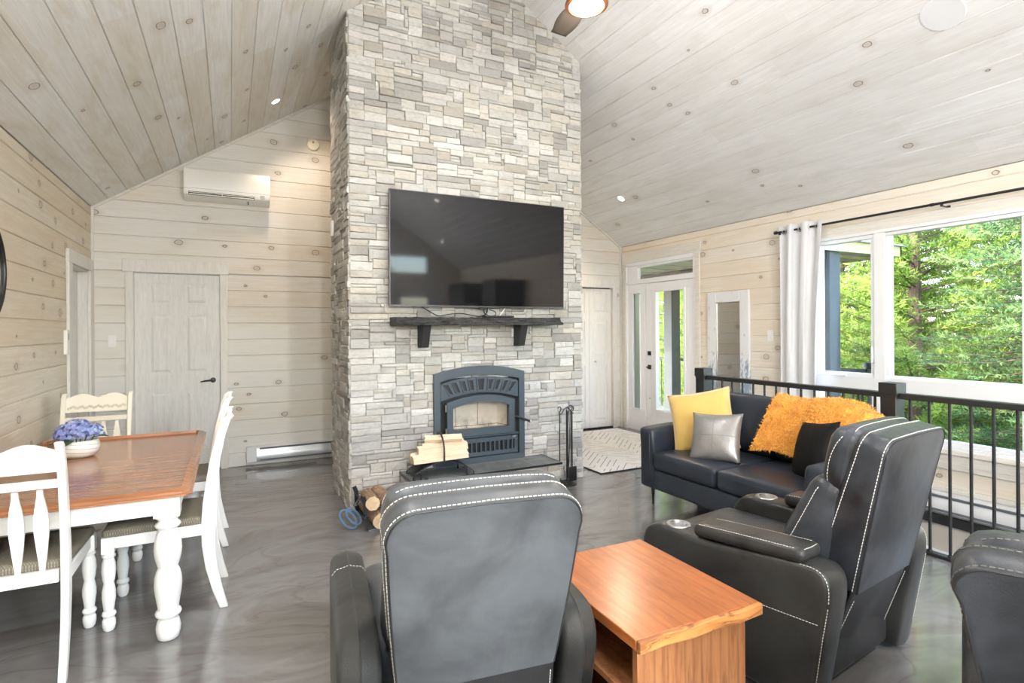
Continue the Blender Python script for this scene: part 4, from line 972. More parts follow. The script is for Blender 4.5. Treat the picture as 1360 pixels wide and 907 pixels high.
# ================================================================== DINING
n = N('honey oak top'); p = n.pos(); g = n.noise(n.scale(p, (1.2, 14, 10)), 2.0, 4, .6, .15); g2 = n.noise(n.scale(p, (3, 60, 40)), 2, 3)
c = n.ramp(g, [(.3, srgb(140, 90, 58)), (.5, srgb(162, 108, 72)), (.7, srgb(178, 124, 86))]); c = n.mix(n.m('MULTIPLY', n.mr(g2, .5, .75), .3), c, srgb(112, 68, 42))
M['oaktop'] = n.set(col=c, rough=.22, spec=.5, coat=.35, coatr=.12)
TX0, TX1, TY0, TY1, TZ = -1.17, -.165, 2.985, 4.79, .70
tb = thing('dining_table', 'white dining table with turned legs and polished honey wood top', 'dining table', ((TX0+TX1)/2, (TY0+TY1)/2, 0))
hx, hy = (TX1-TX0)/2, (TY1-TY0)/2
def octo(hx, hy, c): return [(-hx+c, -hy), (hx-c, -hy), (hx, -hy+c), (hx, hy-c), (hx-c, hy), (-hx+c, hy), (-hx, hy-c), (-hx, -hy+c)]
mb = MB(); lay = [(.0, .688), (.0, .696), (.012, .700), (.016, .706), (.016, .708), (.040, .716), (.046, .7185), (.052, TZ)]
rings = [[mb.bm.verts.new((x, y, z)) for x, y in octo(hx-i, hy-i, max(.010, .028-i*.2))] for i, z in lay]
for A, B in zip(rings, rings[1:]):
    for k in range(8): mb.bm.faces.new((A[k], A[(k+1) % 8], B[(k+1) % 8], B[k]))
mb.bm.faces.new(rings[0][::-1]); mb.bm.faces.new(rings[-1]); mb.build('table_top', M['oaktop'], tb, smooth=25)
mb = MB(); i_ = .055; zz0, zz1 = .598, .688
mb.box(-hx+i_+.04, hx-i_-.04, -hy+i_, -hy+i_+.025, zz0, zz1); mb.box(-hx+i_+.04, hx-i_-.04, hy-i_-.025, hy-i_, zz0, zz1); mb.box(-hx+i_, -hx+i_+.025, -hy+i_+.04, hy-i_-.04, zz0, zz1); mb.box(hx-i_-.025, hx-i_, -hy+i_+.04, hy-i_-.04, zz0, zz1)
mb.build('apron', M['white_paint'], tb, smooth=0, bevel=.003)
TLEG = [(.036, 0), (.044, .006), (.050, .03), (.052, .055), (.046, .085), (.037, .098), (.040, .104), (.052, .112), (.055, .122), (.052, .132), (.043, .140), (.046, .165), (.054, .215), (.058, .255), (.056, .290), (.050, .315), (.043, .332), (.041, .338), (.045, .350), (.054, .385), (.058, .42), (.056, .455), (.048, .492), (.040, .512), (.038, .520), (.050, .528), (.054, .538), (.050, .548), (.040, .556), (.038, .562), (.050, .572), (.052, .580), (.048, .590)]
for sx in (-1, 1):
    for sy in (-1, 1):
        mb = MB(); Mx = T(sx*(hx-.105), sy*(hy-.105), 0); mb.lathe(TLEG, 28, Mx); mb.box(-.053, .053, -.053, .053, .585, .688, Mx); mb.build('leg', M['white_paint'], tb, smooth=40)
n = N('woven seat cloth'); p = n.pos(); w1 = n.new('ShaderNodeTexWave', wave_type='BANDS', bands_direction='DIAGONAL'); n.put(w1.inputs[0], n.scale(p, (1, 1, 0))); w1.inputs['Scale'].default_value = 60; w2 = n.new('ShaderNodeTexWave', wave_type='BANDS', bands_direction='DIAGONAL'); n.put(w2.inputs[0], n.scale(p, (-1, 1, 0))); w2.inputs['Scale'].default_value = 60
h = n.m('MULTIPLY', w1.outputs[1], w2.outputs[1]); n.bump(h, .5, .003)
M['weave'] = n.set(col=n.mix(h, srgb(112, 106, 92), srgb(158, 151, 134)), rough=.9)
CLEG = [(.018, 0), (.024, .008), (.028, .03), (.028, .05), (.022, .062), (.025, .07), (.030, .078), (.028, .088), (.021, .096), (.024, .12), (.029, .16), (.029, .19), (.023, .222), (.021, .23), (.026, .25), (.030, .29), (.028, .325), (.021, .352), (.028, .358), (.029, .366), (.022, .374), (.026, .384)]
def dining_chair(label, mat, loc, rotz, group='dining chairs round the table'):
    t = thing('dining_chair', label, 'chair', loc, rotz, group)
    for s in (-1, 1):
        mb = MB(); Mx = T(s*.198, .235, 0); mb.lathe(CLEG, 20, Mx); mb.box(-.026, .026, -.026, .026, .378, .455, Mx); mb.build('leg', mat, t, smooth=40)
        # rear post, one sabre-curved piece from floor to crest
        mb = MB(); Pp = [(-.262, 0), (-.232, .10), (-.205, .22), (-.192, .34), (-.190, .45), (-.196, .56), (-.210, .68), (-.228, .80), (-.252, .91), (-.278, .985), (-.298, 1.005)]
        wds = [.040, .048, .056, .062, .064, .060, .054, .048, .044, .042, .036]
        ring = []
        for (y, z), w in zip(Pp, wds): ring.append([mb.bm.verts.new(q) for q in ((s*.198-.014, y-w/2, z), (s*.198+.014, y-w/2, z), (s*.198+.014, y+w/2, z), (s*.198-.014, y+w/2, z))])
        for A, B in zip(ring, ring[1:]):
            for k in range(4): mb.bm.faces.new((A[k], A[(k+1) % 4], B[(k+1) % 4], B[k]))
        mb.bm.faces.new(ring[0][::-1]); mb.bm.faces.new(ring[-1]); mb.build('back_post', mat, t, bevel=.005)
    mb = MB(); mb.box(-.175, .175, .222, .246, .385, .45); mb.box(-.175, .175, -.205, -.180, .40, .455)
    for s in (-1, 1): mb.box(s*.198-.012, s*.198+.012, -.18, .21, .395, .452)
    mb.build('seat_frame', mat, t, smooth=0, bevel=.003)
    mb = MB(); mb.rbox(-.222, .222, -.185, .262, .448, .492, .02, 8, (0, 0, .012), fn=lambda q: (q.x*(1-.10*(.262-q.y)/.447), q.y, q.z)); mb.build('seat', M['weave'], t, smooth=180)
    # crest rail with a double wave along the top
    mb = MB(); ny = 24
    def crest(u, v):
        x = -.186+.372*u; top = .965 + .030*abs(math.sin(2*PI*u))**1.3 + .006; z = .875 + (top-.875)*v
        yy = -.243 - .42*(z-.87); return x, yy, z
    fr = [[crest(i/ny, j/4) for j in range(5)] for i in range(ny+1)]
    F = [[mb.bm.verts.new((a, b+.010, c_)) for a, b, c_ in r_] for r_ in fr]; B = [[mb.bm.verts.new((a, b-.010, c_)) for a, b, c_ in r_] for r_ in fr]
    for i in range(ny):
        for j in range(4): mb.bm.faces.new((F[i][j], F[i][j+1], F[i+1][j+1], F[i+1][j])); mb.bm.faces.new((B[i][j], B[i+1][j], B[i+1][j+1], B[i][j+1]))
        mb.bm.faces.new((F[i][0], F[i+1][0], B[i+1][0], B[i][0])); mb.bm.faces.new((F[i][4], B[i][4], B[i+1][4], F[i+1][4]))
    mb.build('crest_rail', mat, t, smooth=50)
    mb = MB(); rnd = random.Random(5)
    for k in range(26):
        x = -.168+.336*k/25; z = .907 + .006*math.sin(k*1.7); yy = -.243-.42*(z-.87) + .011
        mb.rbox(x-.007, x+.007, yy-.003, yy+.003, z-.010, z+.010, .003, 1, M=None)
    mb.build('carving', plain('carved band', ck(206, 198, 182), .6) if 'carve' not in M else M['carve'], t, smooth=180)
    mb = MB(); mb.box(-.186, .186, -.236, -.216, .805, .840); mb.build('cross_rail', mat, t, smooth=0, bevel=.003)
    for k in range(4):
        x = -.121 + .0805*k; mb = MB(); pr = [(.010, .80), (.011, .775), (.020, .72), (.025, .67), (.025, .62), (.018, .54), (.010, .47), (.009, .445)]
        A = []; 
        for w, z in pr:
            y = -.192 - .035*max(0, (z-.45)/.36)**1.4; A.append([mb.bm.verts.new(q) for q in ((x-w, y-.006, z), (x+w, y-.006, z), (x+w, y+.006, z), (x-w, y+.006, z))])
        for P_, Q_ in zip(A, A[1:]):
            for q in range(4): mb.bm.faces.new((P_[q], P_[(q+1) % 4], Q_[(q+1) % 4], Q_[q]))
        mb.bm.faces.new(A[0][::-1]); mb.bm.faces.new(A[-1]); bmesh.ops.recalc_face_normals(mb.bm, faces=mb.bm.faces[:]); mb.build('spindle', mat, t, smooth=50)
    return t
M['carve'] = plain('carved band', ck(206, 198, 182), .6)
c1 = dining_chair('white dining chair nearest the camera, at the near end of the table', M['white_paint'], (-.825, 3.150, 0), 0)
c2 = copy_tree(c1, (-.300, 3.500, 0), PI/2, 'white dining chair at the right side of the table, nearer of the two')
c3 = copy_tree(c1, (-.300, 4.42, 0), PI/2, 'white dining chair on the right side of the table, farther of the two, mostly hidden')
c4 = dining_chair('cream dining chair at the far end of the table, behind the flower bowl', M['cream_paint'], (-.87, 4.74, 0), PI)
# bowl with hydrangeas
VX, VY = -.82, 4.17
n = N('white ribbed ceramic'); s = n.sep(n.pos()); z = n.m('ADD', s[2], n.m('MULTIPLY', s[0], .12)); ln = n.m('LESS_THAN', n.m('ABSOLUTE', n.m('SUBTRACT', n.m('MODULO', n.m('MULTIPLY', z, 40), 1.0), .5)), .07)
M['ceramic'] = n.set(col=n.mix(n.m('MULTIPLY', ln, .6), ck(234, 231, 224), ck(120, 116, 110)), rough=.35)
vs = thing('flower_bowl', 'white striped ceramic bowl on the dining table', 'bowl', (VX, VY, TZ))
mb = MB(); mb.lathe([(.05, 0), (.068, .003), (.094, .022), (.104, .05), (.105, .075), (.098, .095), (.092, .102), (.088, .098), (.094, .08), (.09, .04), (.001, .03)], 40, cap=False); mb.build('bowl', M['ceramic'], vs)
hy_ = thing('hydrangea_bouquet', 'bunch of blue hydrangea flowers with dark green leaves in the white bowl', 'flowers', (VX, VY, TZ+.09))
rnd = random.Random(2); n = N('hydrangea petals'); at = n.new('ShaderNodeVertexColor'); at.layer_name = 'Col'; M['petal'] = n.set(col=n.mix(.22, at.outputs[0], srgb(205, 215, 240)), rough=.7, sss=.0)
PAL = [srgb(92, 104, 178), srgb(120, 138, 205), srgb(150, 175, 224), srgb(84, 88, 160), srgb(140, 150, 214), srgb(172, 196, 228), srgb(104, 112, 196)]
heads = [(-.055, -.02, .055, .060), (.045, -.035, .055, .062), (.0, .05, .062, .062), (-.01, -.03, .085, .058), (.075, .03, .045, .05), (-.08, .04, .04, .048)]
for hd in heads:
    mb = MB(); lay = mb.bm.loops.layers.float_color.new('Col'); cc = rnd.choice(PAL)
    for i in range(85):
        z = rnd.uniform(-.35, 1); a = rnd.uniform(0, 2*PI); rr = math.sqrt(1-z*z); nn = Vector((rr*math.cos(a), rr*math.sin(a), z)); c0 = Vector(hd[:3]) + nn*hd[3]*rnd.uniform(.88, 1.05)
        q = nn.to_track_quat('Z', 'Y').to_matrix() @ Matrix.Rotation(rnd.uniform(0, PI/2), 3, 'Z'); col = tuple(x*.5+y*.5 for x, y in zip(rnd.choice(PAL), cc)); sz = rnd.uniform(.009, .013)
        for k in range(4):
            a = k*PI/2; d = Vector((math.cos(a), math.sin(a), 0)); e = Vector((-math.sin(a), math.cos(a), 0))
            pts = [Vector((0, 0, 0)), d*sz*.55 + e*sz*.5 + Vector((0, 0, .0018)), d*sz*1.15 + Vector((0, 0, .001)), d*sz*.55 - e*sz*.5 + Vector((0, 0, .0018))]
            f = mb.bm.faces.new([mb.bm.verts.new(c0 + q @ p_) for p_ in pts])
            for lp in f.loops: lp[lay] = col + (1,)
    mb.build('flower_head', M['petal'], hy_, smooth=0)
n = N('dark leaf'); g = n.noise(n.pos(), 30, 3); M['leaf'] = n.set(col=n.mix(g, srgb(34, 58, 34), srgb(70, 92, 56)), rough=.45)
for a, tl in ((170, .1), (-12, .35), (250, 0), (60, .2), (205, -.1)):
    mb = MB()
    def lf(u, v):
        w = .034*math.sin(PI*min(1, u*.98+.02))**.8*(1-.25*u); return (.06+.10*u, (v-.5)*2*w, .02 + tl*.1*u - .03*u*u + .25*abs(v-.5)*w)
    mb.grid(lf, 10, 4); mb.build('leaf', M['leaf'], hy_, solid=.0015, rot=(0, 0, math.radians(a)))
for hx_, hy2, hz_, r_ in heads:
    mb = MB(); bar(mb, (hx_*.4, hy2*.4, -.055), (hx_, hy2, hz_-.01), .003, 6); mb.build('stem', M['leaf'], hy_)

# ================================================================== LOVESEAT
SFX, SFY = 3.47, 2.83
sf = thing('loveseat', 'dark navy leather two-seat sofa in front of the stair railing', 'sofa', (SFX, SFY, 0), PI/2)
LN = M['leather_navy']
mb = MB(); mb.rbox(-.74, .74, -.36, .425, .15, .315, .02, 6); mb.build('base', LN, sf, smooth=180)
mb = MB(); mb.rbox(-.74, .74, -.42, -.30, .15, .80, .03, 6); mb.build('back_frame', LN, sf, smooth=180)
for s in (-1, 1):
    mb = MB()
    def armf(q, s=s):
        t = (q.y+.42)/.86; return (q.x + s*.015*max(0, (q.z-.5)/.15), q.y, q.z - (.05*(1-t) if False else 0) + (.018*math.sin(PI*t) if q.z > .5 else 0))
    a, b = (s*.655, s*.815) if s > 0 else (s*.815, s*.655)
    mb.rbox(a, b, -.42, .44, .15, .635, .035, 8, fn=armf); mb.build('arm', LN, sf, smooth=180)
    mb = MB(); mb.tube([(s*.69, .438, .17), (s*.69, .441, .58), (s*.70, .435, .61)], .004, 6); mb.tube([(s*.785, .438, .17), (s*.785, .441, .58), (s*.775, .435, .61)], .004, 6); mb.build('piping', M['leather_dk'], sf)
for s in (-1, 1):
    a, b = (0.004, .65) if s > 0 else (-.65, -.004)
    mb = MB(); mb.rbox(a, b, -.28, .45, .318, .462, .035, 10, (0, .006, .014)); mb.build('seat_cushion', LN, sf, smooth=180)
    mb = MB(); mb.rbox(a, b, -.10, .07, 0, .46, .055, 10, (.005, .03, .01)); o = mb.build('back_cushion', LN, sf, smooth=180, loc=(0, -.205, .455)); o.rotation_euler = (math.radians(13), 0, 0)
for x, y in ((.74, .36), (-.74, .36), (.74, -.36), (-.74, -.36), (.05, .36)):
    mb = MB(); mb.lathe([(.006, 0), (.008, .004), (.017, .15)], 12, T(x, y, 0) ); mb.box(x-.03, x+.03, y-.03, y+.03, .146, .152); mb.build('leg', M['black'], sf)

# pillows: thickness profile on a square with pointed corners
def pillow(label, mat, size, thick, loc, rot, grp=None, seams=False, n_=22, nm='throw_pillow', seed=0, wrinkle=.004):
    t = thing(nm, label, 'pillow', loc, rot=rot); rd = random.Random(seed); ph = [rd.uniform(0, 6) for _ in range(6)]
    mb = MB()
    def P(u, v, s):
        a, b = 2*u-1, 2*v-1
        k = .075; x = a*(1 - k*(1-b*b)*abs(a)**2) ; y = b*(1 - k*(1-a*a)*abs(b)**2)
        th = max(0, (1-abs(a)**2.6)*(1-abs(b)**2.6))**.55
        w = wrinkle*(math.sin(a*9+ph[0]+b*4)*math.sin(b*7+ph[1]) + .6*math.sin(a*17+b*13+ph[2]))*(abs(a)**2+abs(b)**2)*.5
        return Vector((x*size/2, y*size/2, s*(th*thick/2 + w*(th > 0)*min(1, th*2))))
    F = [[mb.bm.verts.new(P(i/n_, j/n_, 1)) for j in range(n_+1)] for i in range(n_+1)]
    B = [[F[i][j] if i in (0, n_) or j in (0, n_) else mb.bm.verts.new(P(i/n_, j/n_, -1)) for j in range(n_+1)] for i in range(n_+1)]
    for i in range(n_):
        for j in range(n_):
            mb.bm.faces.new((F[i][j], F[i+1][j], F[i+1][j+1], F[i][j+1])); mb.bm.faces.new((B[i][j], B[i][j+1], B[i+1][j+1], B[i+1][j]))
    mb.build('cover', mat, t, smooth=180)
    if seams:
        mb = MB()
        for d in (0, 1):
            pts = []
            for k in range(1, 20):
                q = P(k/20, .5, 1) if d == 0 else P(.5, k/20, 1); q.z += .0005; pts.append(q)
            mb.tube(pts, .0016, 5)
        mb.build('seam', plain('grey seam thread', ck(120, 118, 114), .5), t)
    else:
        mb = MB(); pts = [P(k/24, 0, 1) for k in range(24)] + [P(1, k/24, 1) for k in range(24)] + [P(1-k/24, 1, 1) for k in range(24)] + [P(0, 1-k/24, 1) for k in range(24)]
        mb.tube(pts, .0035, 6, closed=True); mb.build('piping', mat, t)
    return t
n = N('mustard velvet'); g = n.noise(n.pos(), 8, 4); M['yellow'] = n.set(col=n.mix(g, srgb(196, 158, 76), srgb(214, 182, 106)), rough=.75, sheen=.6)
n = N('silver satin'); g = n.noise(n.pos(), 7, 5, .6, .6); n.bump(g, .5, .012); M['silver'] = n.set(col=n.mix(g, srgb(122, 120, 117), srgb(164, 162, 159)), rough=.33, metal=.45)
n = N('black velvet'); g = n.noise(n.pos(), 9, 4, .6); n.bump(g, .5, .01); M['bvelvet'] = n.set(col=n.mix(g, (.003, .003, .003), (.009, .009, .009)), rough=.8, sheen=.0, spec=.2)
def place(center, normal, spin):
    """rotation whose local z looks along normal and whose local y is 'up', spun about the normal"""
    z = Vector(normal).normalized(); up = Vector((0, 0, 1)); x = up.cross(z).normalized(); y = z.cross(x)
    return ((Matrix((x, y, z)).transposed()) @ Matrix.Rotation(math.radians(spin), 3, 'Z')).to_euler()
pillow('large mustard yellow pillow leaning in the left corner of the sofa', M['yellow'], .50, .15, (3.42, 3.33, .70), place(0, (-.72, -.50, .34), 12), seed=1)
pillow('shiny silver-grey square pillow leaning against the yellow one', M['silver'], .385, .15, (3.27, 3.05, .625), place(0, (-.85, -.36, .42), 4), seams=True, seed=2)
pillow('black velvet pillow leaning on the orange throw at the right of the sofa', M['bvelvet'], .40, .15, (3.40, 2.34, .64), place(0, (-.86, .42, .30), 10), seed=4)
# fluffy orange throw over the near back cushion and arm
def throw_mesh():
    mb = MB(); rd = random.Random(9)
    n = 1
    # path in local sofa coords (y toward front, z up) along t; x spans the width
    prof = [(-.02, .56), (-.055, .68), (-.10, .80), (-.145, .905), (-.20, .945), (-.28, .935), (-.37, .875), (-.435, .78), (-.45, .62)]
    def pt(u, v):
        f = v*(len(prof)-1); i = min(int(f), len(prof)-2); t = f-i; y = prof[i][0]*(1-t)+prof[i+1][0]*t; z = prof[i][1]*(1-t)+prof[i+1][1]*t
        xl = .07 - .10*min(1, v*3.0); x = xl + (-.83-xl)*u
        z += .015*math.sin(u*9+v*5) - (.05*(u-.75)/.25 if u > .75 else 0)*1.6*(1 if v < .9 else 1); y += .012*math.sin(u*13+2)
        z += (.045*(1-u*3) if (u < .33 and v < .25) else 0)*-.6
        if u > .8: z -= .10*((u-.8)/.2)**2
        return Vector((x, y + .022, z))
    V = mb.grid(pt, 40, 30)
    # second flap lying on the near arm
    def pt2(u, v):
        x = -.60 - .22*u; y = .02 - .33*v; z = .665 + .02*math.sin(u*7+v*6) + .10*v*v - .05*(u > .85)*(u-.85)*6
        return Vector((x, y, z))
    mb.grid(pt2, 14, 18)
    def tuft(p, nrm, k):
        for _ in range(k):
            d = (nrm*rd.uniform(.5, 1) + Vector((rd.uniform(-1, 1), rd.uniform(-1, 1), rd.uniform(-1, .6)))*.75).normalized(); L = rd.uniform(.014, .030)
            s = d.cross(Vector((rd.uniform(-1, 1), rd.uniform(-1, 1), rd.uniform(-1, 1)))).normalized()*rd.uniform(.0018, .0034)
            b = p + Vector((rd.uniform(-.012, .012), rd.uniform(-.012, .012), rd.uniform(-.012, .012)))
            a1 = mb.bm.verts.new(b-s); a2 = mb.bm.verts.new(b+s); m_ = b + d*L*.6; e = b + d*L + Vector((0, 0, -.008))
            m1 = mb.bm.verts.new(m_-s*.8); m2 = mb.bm.verts.new(m_+s*.8); e1 = mb.bm.verts.new(e)
            mb.bm.faces.new((a1, a2, m2, m1)); mb.bm.faces.new((m1, m2, e1))
    fs = list(mb.bm.faces); bmesh.ops.recalc_face_normals(mb.bm, faces=fs)
    S = [(f.calc_center_median(), f.normal.copy(), f.calc_area()) for f in fs]
    for c, nn, A in S:
        if nn.z < -.2 or (nn.y < -.5): nn = nn if nn.y < 0 and c.y < -.35 else -nn
        tuft(c, nn, max(3, int(A/.00035*9)))
    return mb
n = N('orange faux fur'); g = n.noise(n.pos(), 14, 4, .7); M['fur'] = n.set(col=n.mix(n.mr(g, .3, .7), srgb(214, 142, 34), srgb(246, 190, 84)), rough=.9, sheen=.4)
tw = tag(throw_mesh().build('throw_blanket', M['fur'], smooth=180, loc=(SFX, SFY, 0), rot=(0, 0, PI/2)), 'fluffy orange throw draped over the right back cushion and arm of the sofa', 'throw blanket')

# ================================================================== RECLINERS
from mathutils.bvhtree import BVHTree
TREES = {}
def dashes(mb, pts, r=.0014, dash=.0075, gap=.0045, on=None):
    P = [Vector(p) for p in pts]
    if on:
        Q = []
        for a, b in zip(P, P[1:]):
            k = max(1, int((b-a).length/.006)); Q += [a + (b-a)*i/k for i in range(k)]
        Q.append(P[-1]); P = []
        for q in Q:
            best = None
            for o in on:
                t = TREES.setdefault(o.name, BVHTree.FromPolygons([v.co for v in o.data.vertices], [p.vertices for p in o.data.polygons])); h = t.find_nearest(q)
                if h[0] is not None and (best is None or h[3] < best[3]): best = h
            P.append(best[0] + best[1].normalized()*.0006)
    acc = 0; on = True; seg = []
    for a, b in zip(P, P[1:]):
        L = (b-a).length
        if L < 1e-6: continue
        t = 0
        while t < L:
            step = (dash if on else gap) - acc
            if t + step <= L:
                e = a + (b-a)*((t+step)/L)
                if on: seg.append(e); seg[0:0] = []; 
                if on and len(seg) > 1: mb.tube([seg[0], seg[-1]], r, 5)
                on = not on; acc = 0; t += step; seg = [e] if on else []
            else: acc += L-t; t = L
def smooth_path(ctrl, n=8):
    P = [Vector(p) for p in ctrl]; P = [P[0]*2-P[1]] + P + [P[-1]*2-P[-2]]; out = []
    for i in range(1, len(P)-2):
        a, b, c, d = P[i-1:i+3]
        for k in range(n):
            t = k/n; out.append(.5*((2*b) + (c-a)*t + (2*a-5*b+4*c-d)*t*t + (3*b-a-3*c+d)*t**3))
    out.append(P[-2]); return out
def seam(t, pts, **k):
    mb = MB(); dashes(mb, pts, **k); mb.build('stitching', SEAM[0], t, smooth=0)
SEAM = [M['thread']]
def recliner(label, loc, rotz, cups=True, D=None):
    d = dict(a=.367, w=.158, zt=1.04, yt=-.85, b=.272, zb=.437, yb=-.723, b2=.238, zc=.525, zr=.57, ry=.72); d.update(D or {})
    t = thing('recliner', label, 'armchair', loc, rotz); L_, LA, LD = M[d.get('mat', 'leather')], M['leather_arm'], M['leather_dk']
    a, w = d['a'], d['w']
    # --- arms
    for s in (-1, 1):
        zc, zr, ry = d['zc'], d['zr'], d['ry']
        if cups: pr = [(-ry+.07, .03), (.12, .03), (.155, .08), (.165, .30), (.163, zc-.12), (.150, zc-.06), (.115, zc-.020), (.06, zc-.002), (0, zc), (-.12, zc), (-.25, zc+.005), (-.50, zr-.01), (-ry+.07, zr), (-ry+.02, zr-.018), (-ry, zr-.06), (-ry, zr-.12)]
        else: pr = [(-ry+.10, .03), (.04, .03), (.10, .10), (.115, .30), (.11, zc-.09), (.08, zc-.03), (.03, zc), (-.05, zc+.012), (-.25, zc+.02), (-.50, zr+.015), (-ry+.09, zr+.01), (-ry+.03, zr-.02), (-ry, zr-.08), (-ry, zr-.14)]
        pr = [(p_.x, p_.y) for p_ in smooth_path([(y, z, 0) for y, z in pr], 3)]
        mb = MB(); nx = 8; cx = s*a; rows = []
        cy = sum(p_[0] for p_ in pr)/len(pr); cz_ = sum(p_[1] for p_ in pr)/len(pr); rad = .028 if cups else .055
        stp = [(-w/2, rad*.9), (-w/2+.004, rad*.45), (-w/2+rad*.35, rad*.14), (-w/2+rad, 0), (0, -.006), (w/2-rad, 0), (w/2-rad*.35, rad*.14), (w/2-.004, rad*.45), (w/2, rad*.9)]
        for dx, ins in stp:
            ring = []
            for i, (y, z) in enumerate(pr):
                # inset the outline along its normal
                p0, p1 = pr[i-1], pr[(i+1) % len(pr)]; ty, tz = p1[0]-p0[0], p1[1]-p0[1]; l = math.hypot(ty, tz) or 1; ny, nz = -tz/l, ty/l
                ring.append(mb.bm.verts.new((cx+dx, y + ny*ins, z + nz*ins)))
            rows.append(ring)
        m = len(pr)
        for A, B in zip(rows, rows[1:]):
            for i in range(m): mb.bm.faces.new((A[i], A[(i+1) % m], B[(i+1) % m], B[i]))
        mb.bm.faces.new(rows[0][::-1]); mb.bm.faces.new(rows[-1]); bmesh.ops.recalc_face_normals(mb.bm, faces=mb.bm.faces[:])
        if cups:
            ao = mb.build('arm', LA, None, smooth=50)
            cm = MB(); cm.cyl(.040, zc-.075, zc+.05, 28, T(cx, 0, 0)); c_ = cm.build('cutter', M['dark'], None)
            md = ao.modifiers.new('c', 'BOOLEAN'); md.object = c_; md.operation = 'DIFFERENCE'; md.solver = 'EXACT'
            dg = bpy.context.evaluated_depsgraph_get(); me = bpy.data.meshes.new_from_object(ao.evaluated_get(dg)); ao.modifiers.clear(); ao.data = me; bpy.data.objects.remove(c_); ao.parent = t; ARMO = ao
            for p_ in me.polygons: p_.use_smooth = True
            me.set_sharp_from_angle(angle=math.radians(50))
            mb = MB(); mb.lathe([(.0395, zc-.070), (.0395, zc+.002), (.041, zc+.006), (.054, zc+.006), (.057, zc+.002), (.057, zc-.004)], 36, T(cx, 0, 0), cap=False); mb.lathe([(.039, zc-.071), (.039, zc-.068)], 28, T(cx, 0, 0)); mb.build('cup_holder', M['steel'], t)
            mb = MB(); hw = .077; mb.rbox(cx-hw, cx+hw, -.625, -.135, zc+.002, zc+.062, .026, 8, (.004, .004, .006), fn=lambda q: (q.x, q.y, q.z + .06*max(0, (-.15-q.y))/.47*.6)); PADO = mb.build('arm_pad', LA, t, smooth=180)
            mb = MB(); zt_ = lambda y: zc+.062-.010 + .036*max(0, (-.15-y))/.47
            pts = smooth_path([(cx-s*0-hw+.012, y, zt_(y)+.0095) for y in (-.15, -.3, -.45, -.60)], 10); seam(t, pts, on=[PADO])
            pts = smooth_path([(cx+hw-.012, y, zt_(y)+.0095) for y in (-.15, -.3, -.45, -.60)], 10); seam(t, pts, on=[PADO])
            seam(t, smooth_path([(cx-hw+.02, -.617, zt_(-.6)+.006), (cx, -.622, zt_(-.6)+.008), (cx+hw-.02, -.617, zt_(-.6)+.006)], 8), on=[PADO])
        else:
            ARMO = mb.build('arm', LA, t, smooth=60)
        mb = MB(); e = .002; ox = cx + s*(w/2 + .0005)
        if cups:
            seam(t, [(cx+s*(w/2-.004), -ry-.0+.0, z) for z in (.10, .2, .3, .4, zr-.13)], on=[ARMO]); seam(t, [(cx+s*(w/2), .14, zc-.20), (cx+s*(w/2+.001), -ry+.03, zr-.20)], on=[ARMO])
            seam(t, smooth_path([(cx+s*(w/2-.012), -.60, zr-.004), (cx+s*(w/2-.012), -ry+.06, zr-.004), (cx+s*(w/2-.012), -ry+.02, zr-.022), (cx+s*(w/2-.008), -ry+.001, zr-.06), (cx+s*(w/2-.006), -ry-.001, zr-.12)], 6), on=[ARMO])
        else:
            ys = -.16; seam(t, smooth_path([(cx-w/2+.002, ys, zc-.02), (cx-w/2+.02, ys, zc+.009), (cx, ys, zc+.018), (cx+w/2-.02, ys, zc+.009), (cx+w/2-.002, ys, zc-.02)], 8), r=.0016, on=[ARMO])
        pass
    iw = a - w/2 - .004
    mb = MB(); mb.rbox(-iw, iw, -.62, .13, .05, .30, .02, 6); mb.build('base', LD, t, smooth=180)
    mb = MB(); mb.rbox(-iw, iw, -.50, .19, .29, .455, .05, 12, (.0, .01, .02)); mb.build('seat_cushion', L_, t, smooth=180)
    mb = MB(); mb.rbox(-iw+.01, iw-.01, .13, .185, .07, .30, .025, 8, (0, .01, 0)); mb.build('footrest', L_, t, smooth=180)
    # --- backrest shell: outline from (b2, zb) to (b, zt) with round corners, leaning back; thick band
    zb, zt, yb, yt, b2, b = d['zb'], d['zt'], d['yb'], d['yt'], d['b2'], d['b']; H = math.hypot(zt-zb, yt-yb); ang = math.atan2(-(yt-yb), zt-zb)
    def half(v):  # half width at height fraction, bulging a little at two thirds
        return b2 + (b-b2)*v + .006*math.sin(PI*v)
    rc = d.get('rc', .06); O = []
    for k in range(14): v = k/14*(1-rc/H); O.append((half(v), v*H))
    for k in range(9):
        q = PI/2*k/8; O.append((half(1)-rc+rc*math.cos(q), H-rc+rc*math.sin(q)))
    for k in range(1, 6): x = (half(1)-rc)*(1-k/6*1.0); O.append((x, H + .004*math.sin(PI/2*k/6)))
    O.append((0, H+.005)); full = O + [(-x, y) for x, y in O[:-1][::-1]]
    Mb = T(0, yb, zb) @ R(ang, 'X')                    # local: x, -y is backwards, z up the back
    def thick(z): v = min(1, z/H); return .175 - .075*v   # depth of the side band
    def shellpt(x, z, f, ins=0):                        # f=0 rear face, 1 front edge
        v = z/H; return Vector((x*(1-ins), .0 + f*thick(z) - (0.0), z*(1-ins*.3)))
    mb = MB(); rows = []
    for f, ins in ((0.0, .07), (.0, .03), (.02, .008), (.06, 0), (.5, -.006), (.94, 0), (.98, .01), (1.0, .05)):
        rows.append([mb.bm.verts.new((x*(1-ins), f*thick(z) + (.0 if f > 0 else -.0), (z if z < .02 else z - ins*.25))) for x, z in full])
    m = len(full)
    for A, B in zip(rows, rows[1:]):
        for i in range(m): mb.bm.faces.new((A[i], B[i], B[(i+1) % m], A[(i+1) % m]))
    # rear face as a domed fan of strips
    K = 8; prev = rows[0]
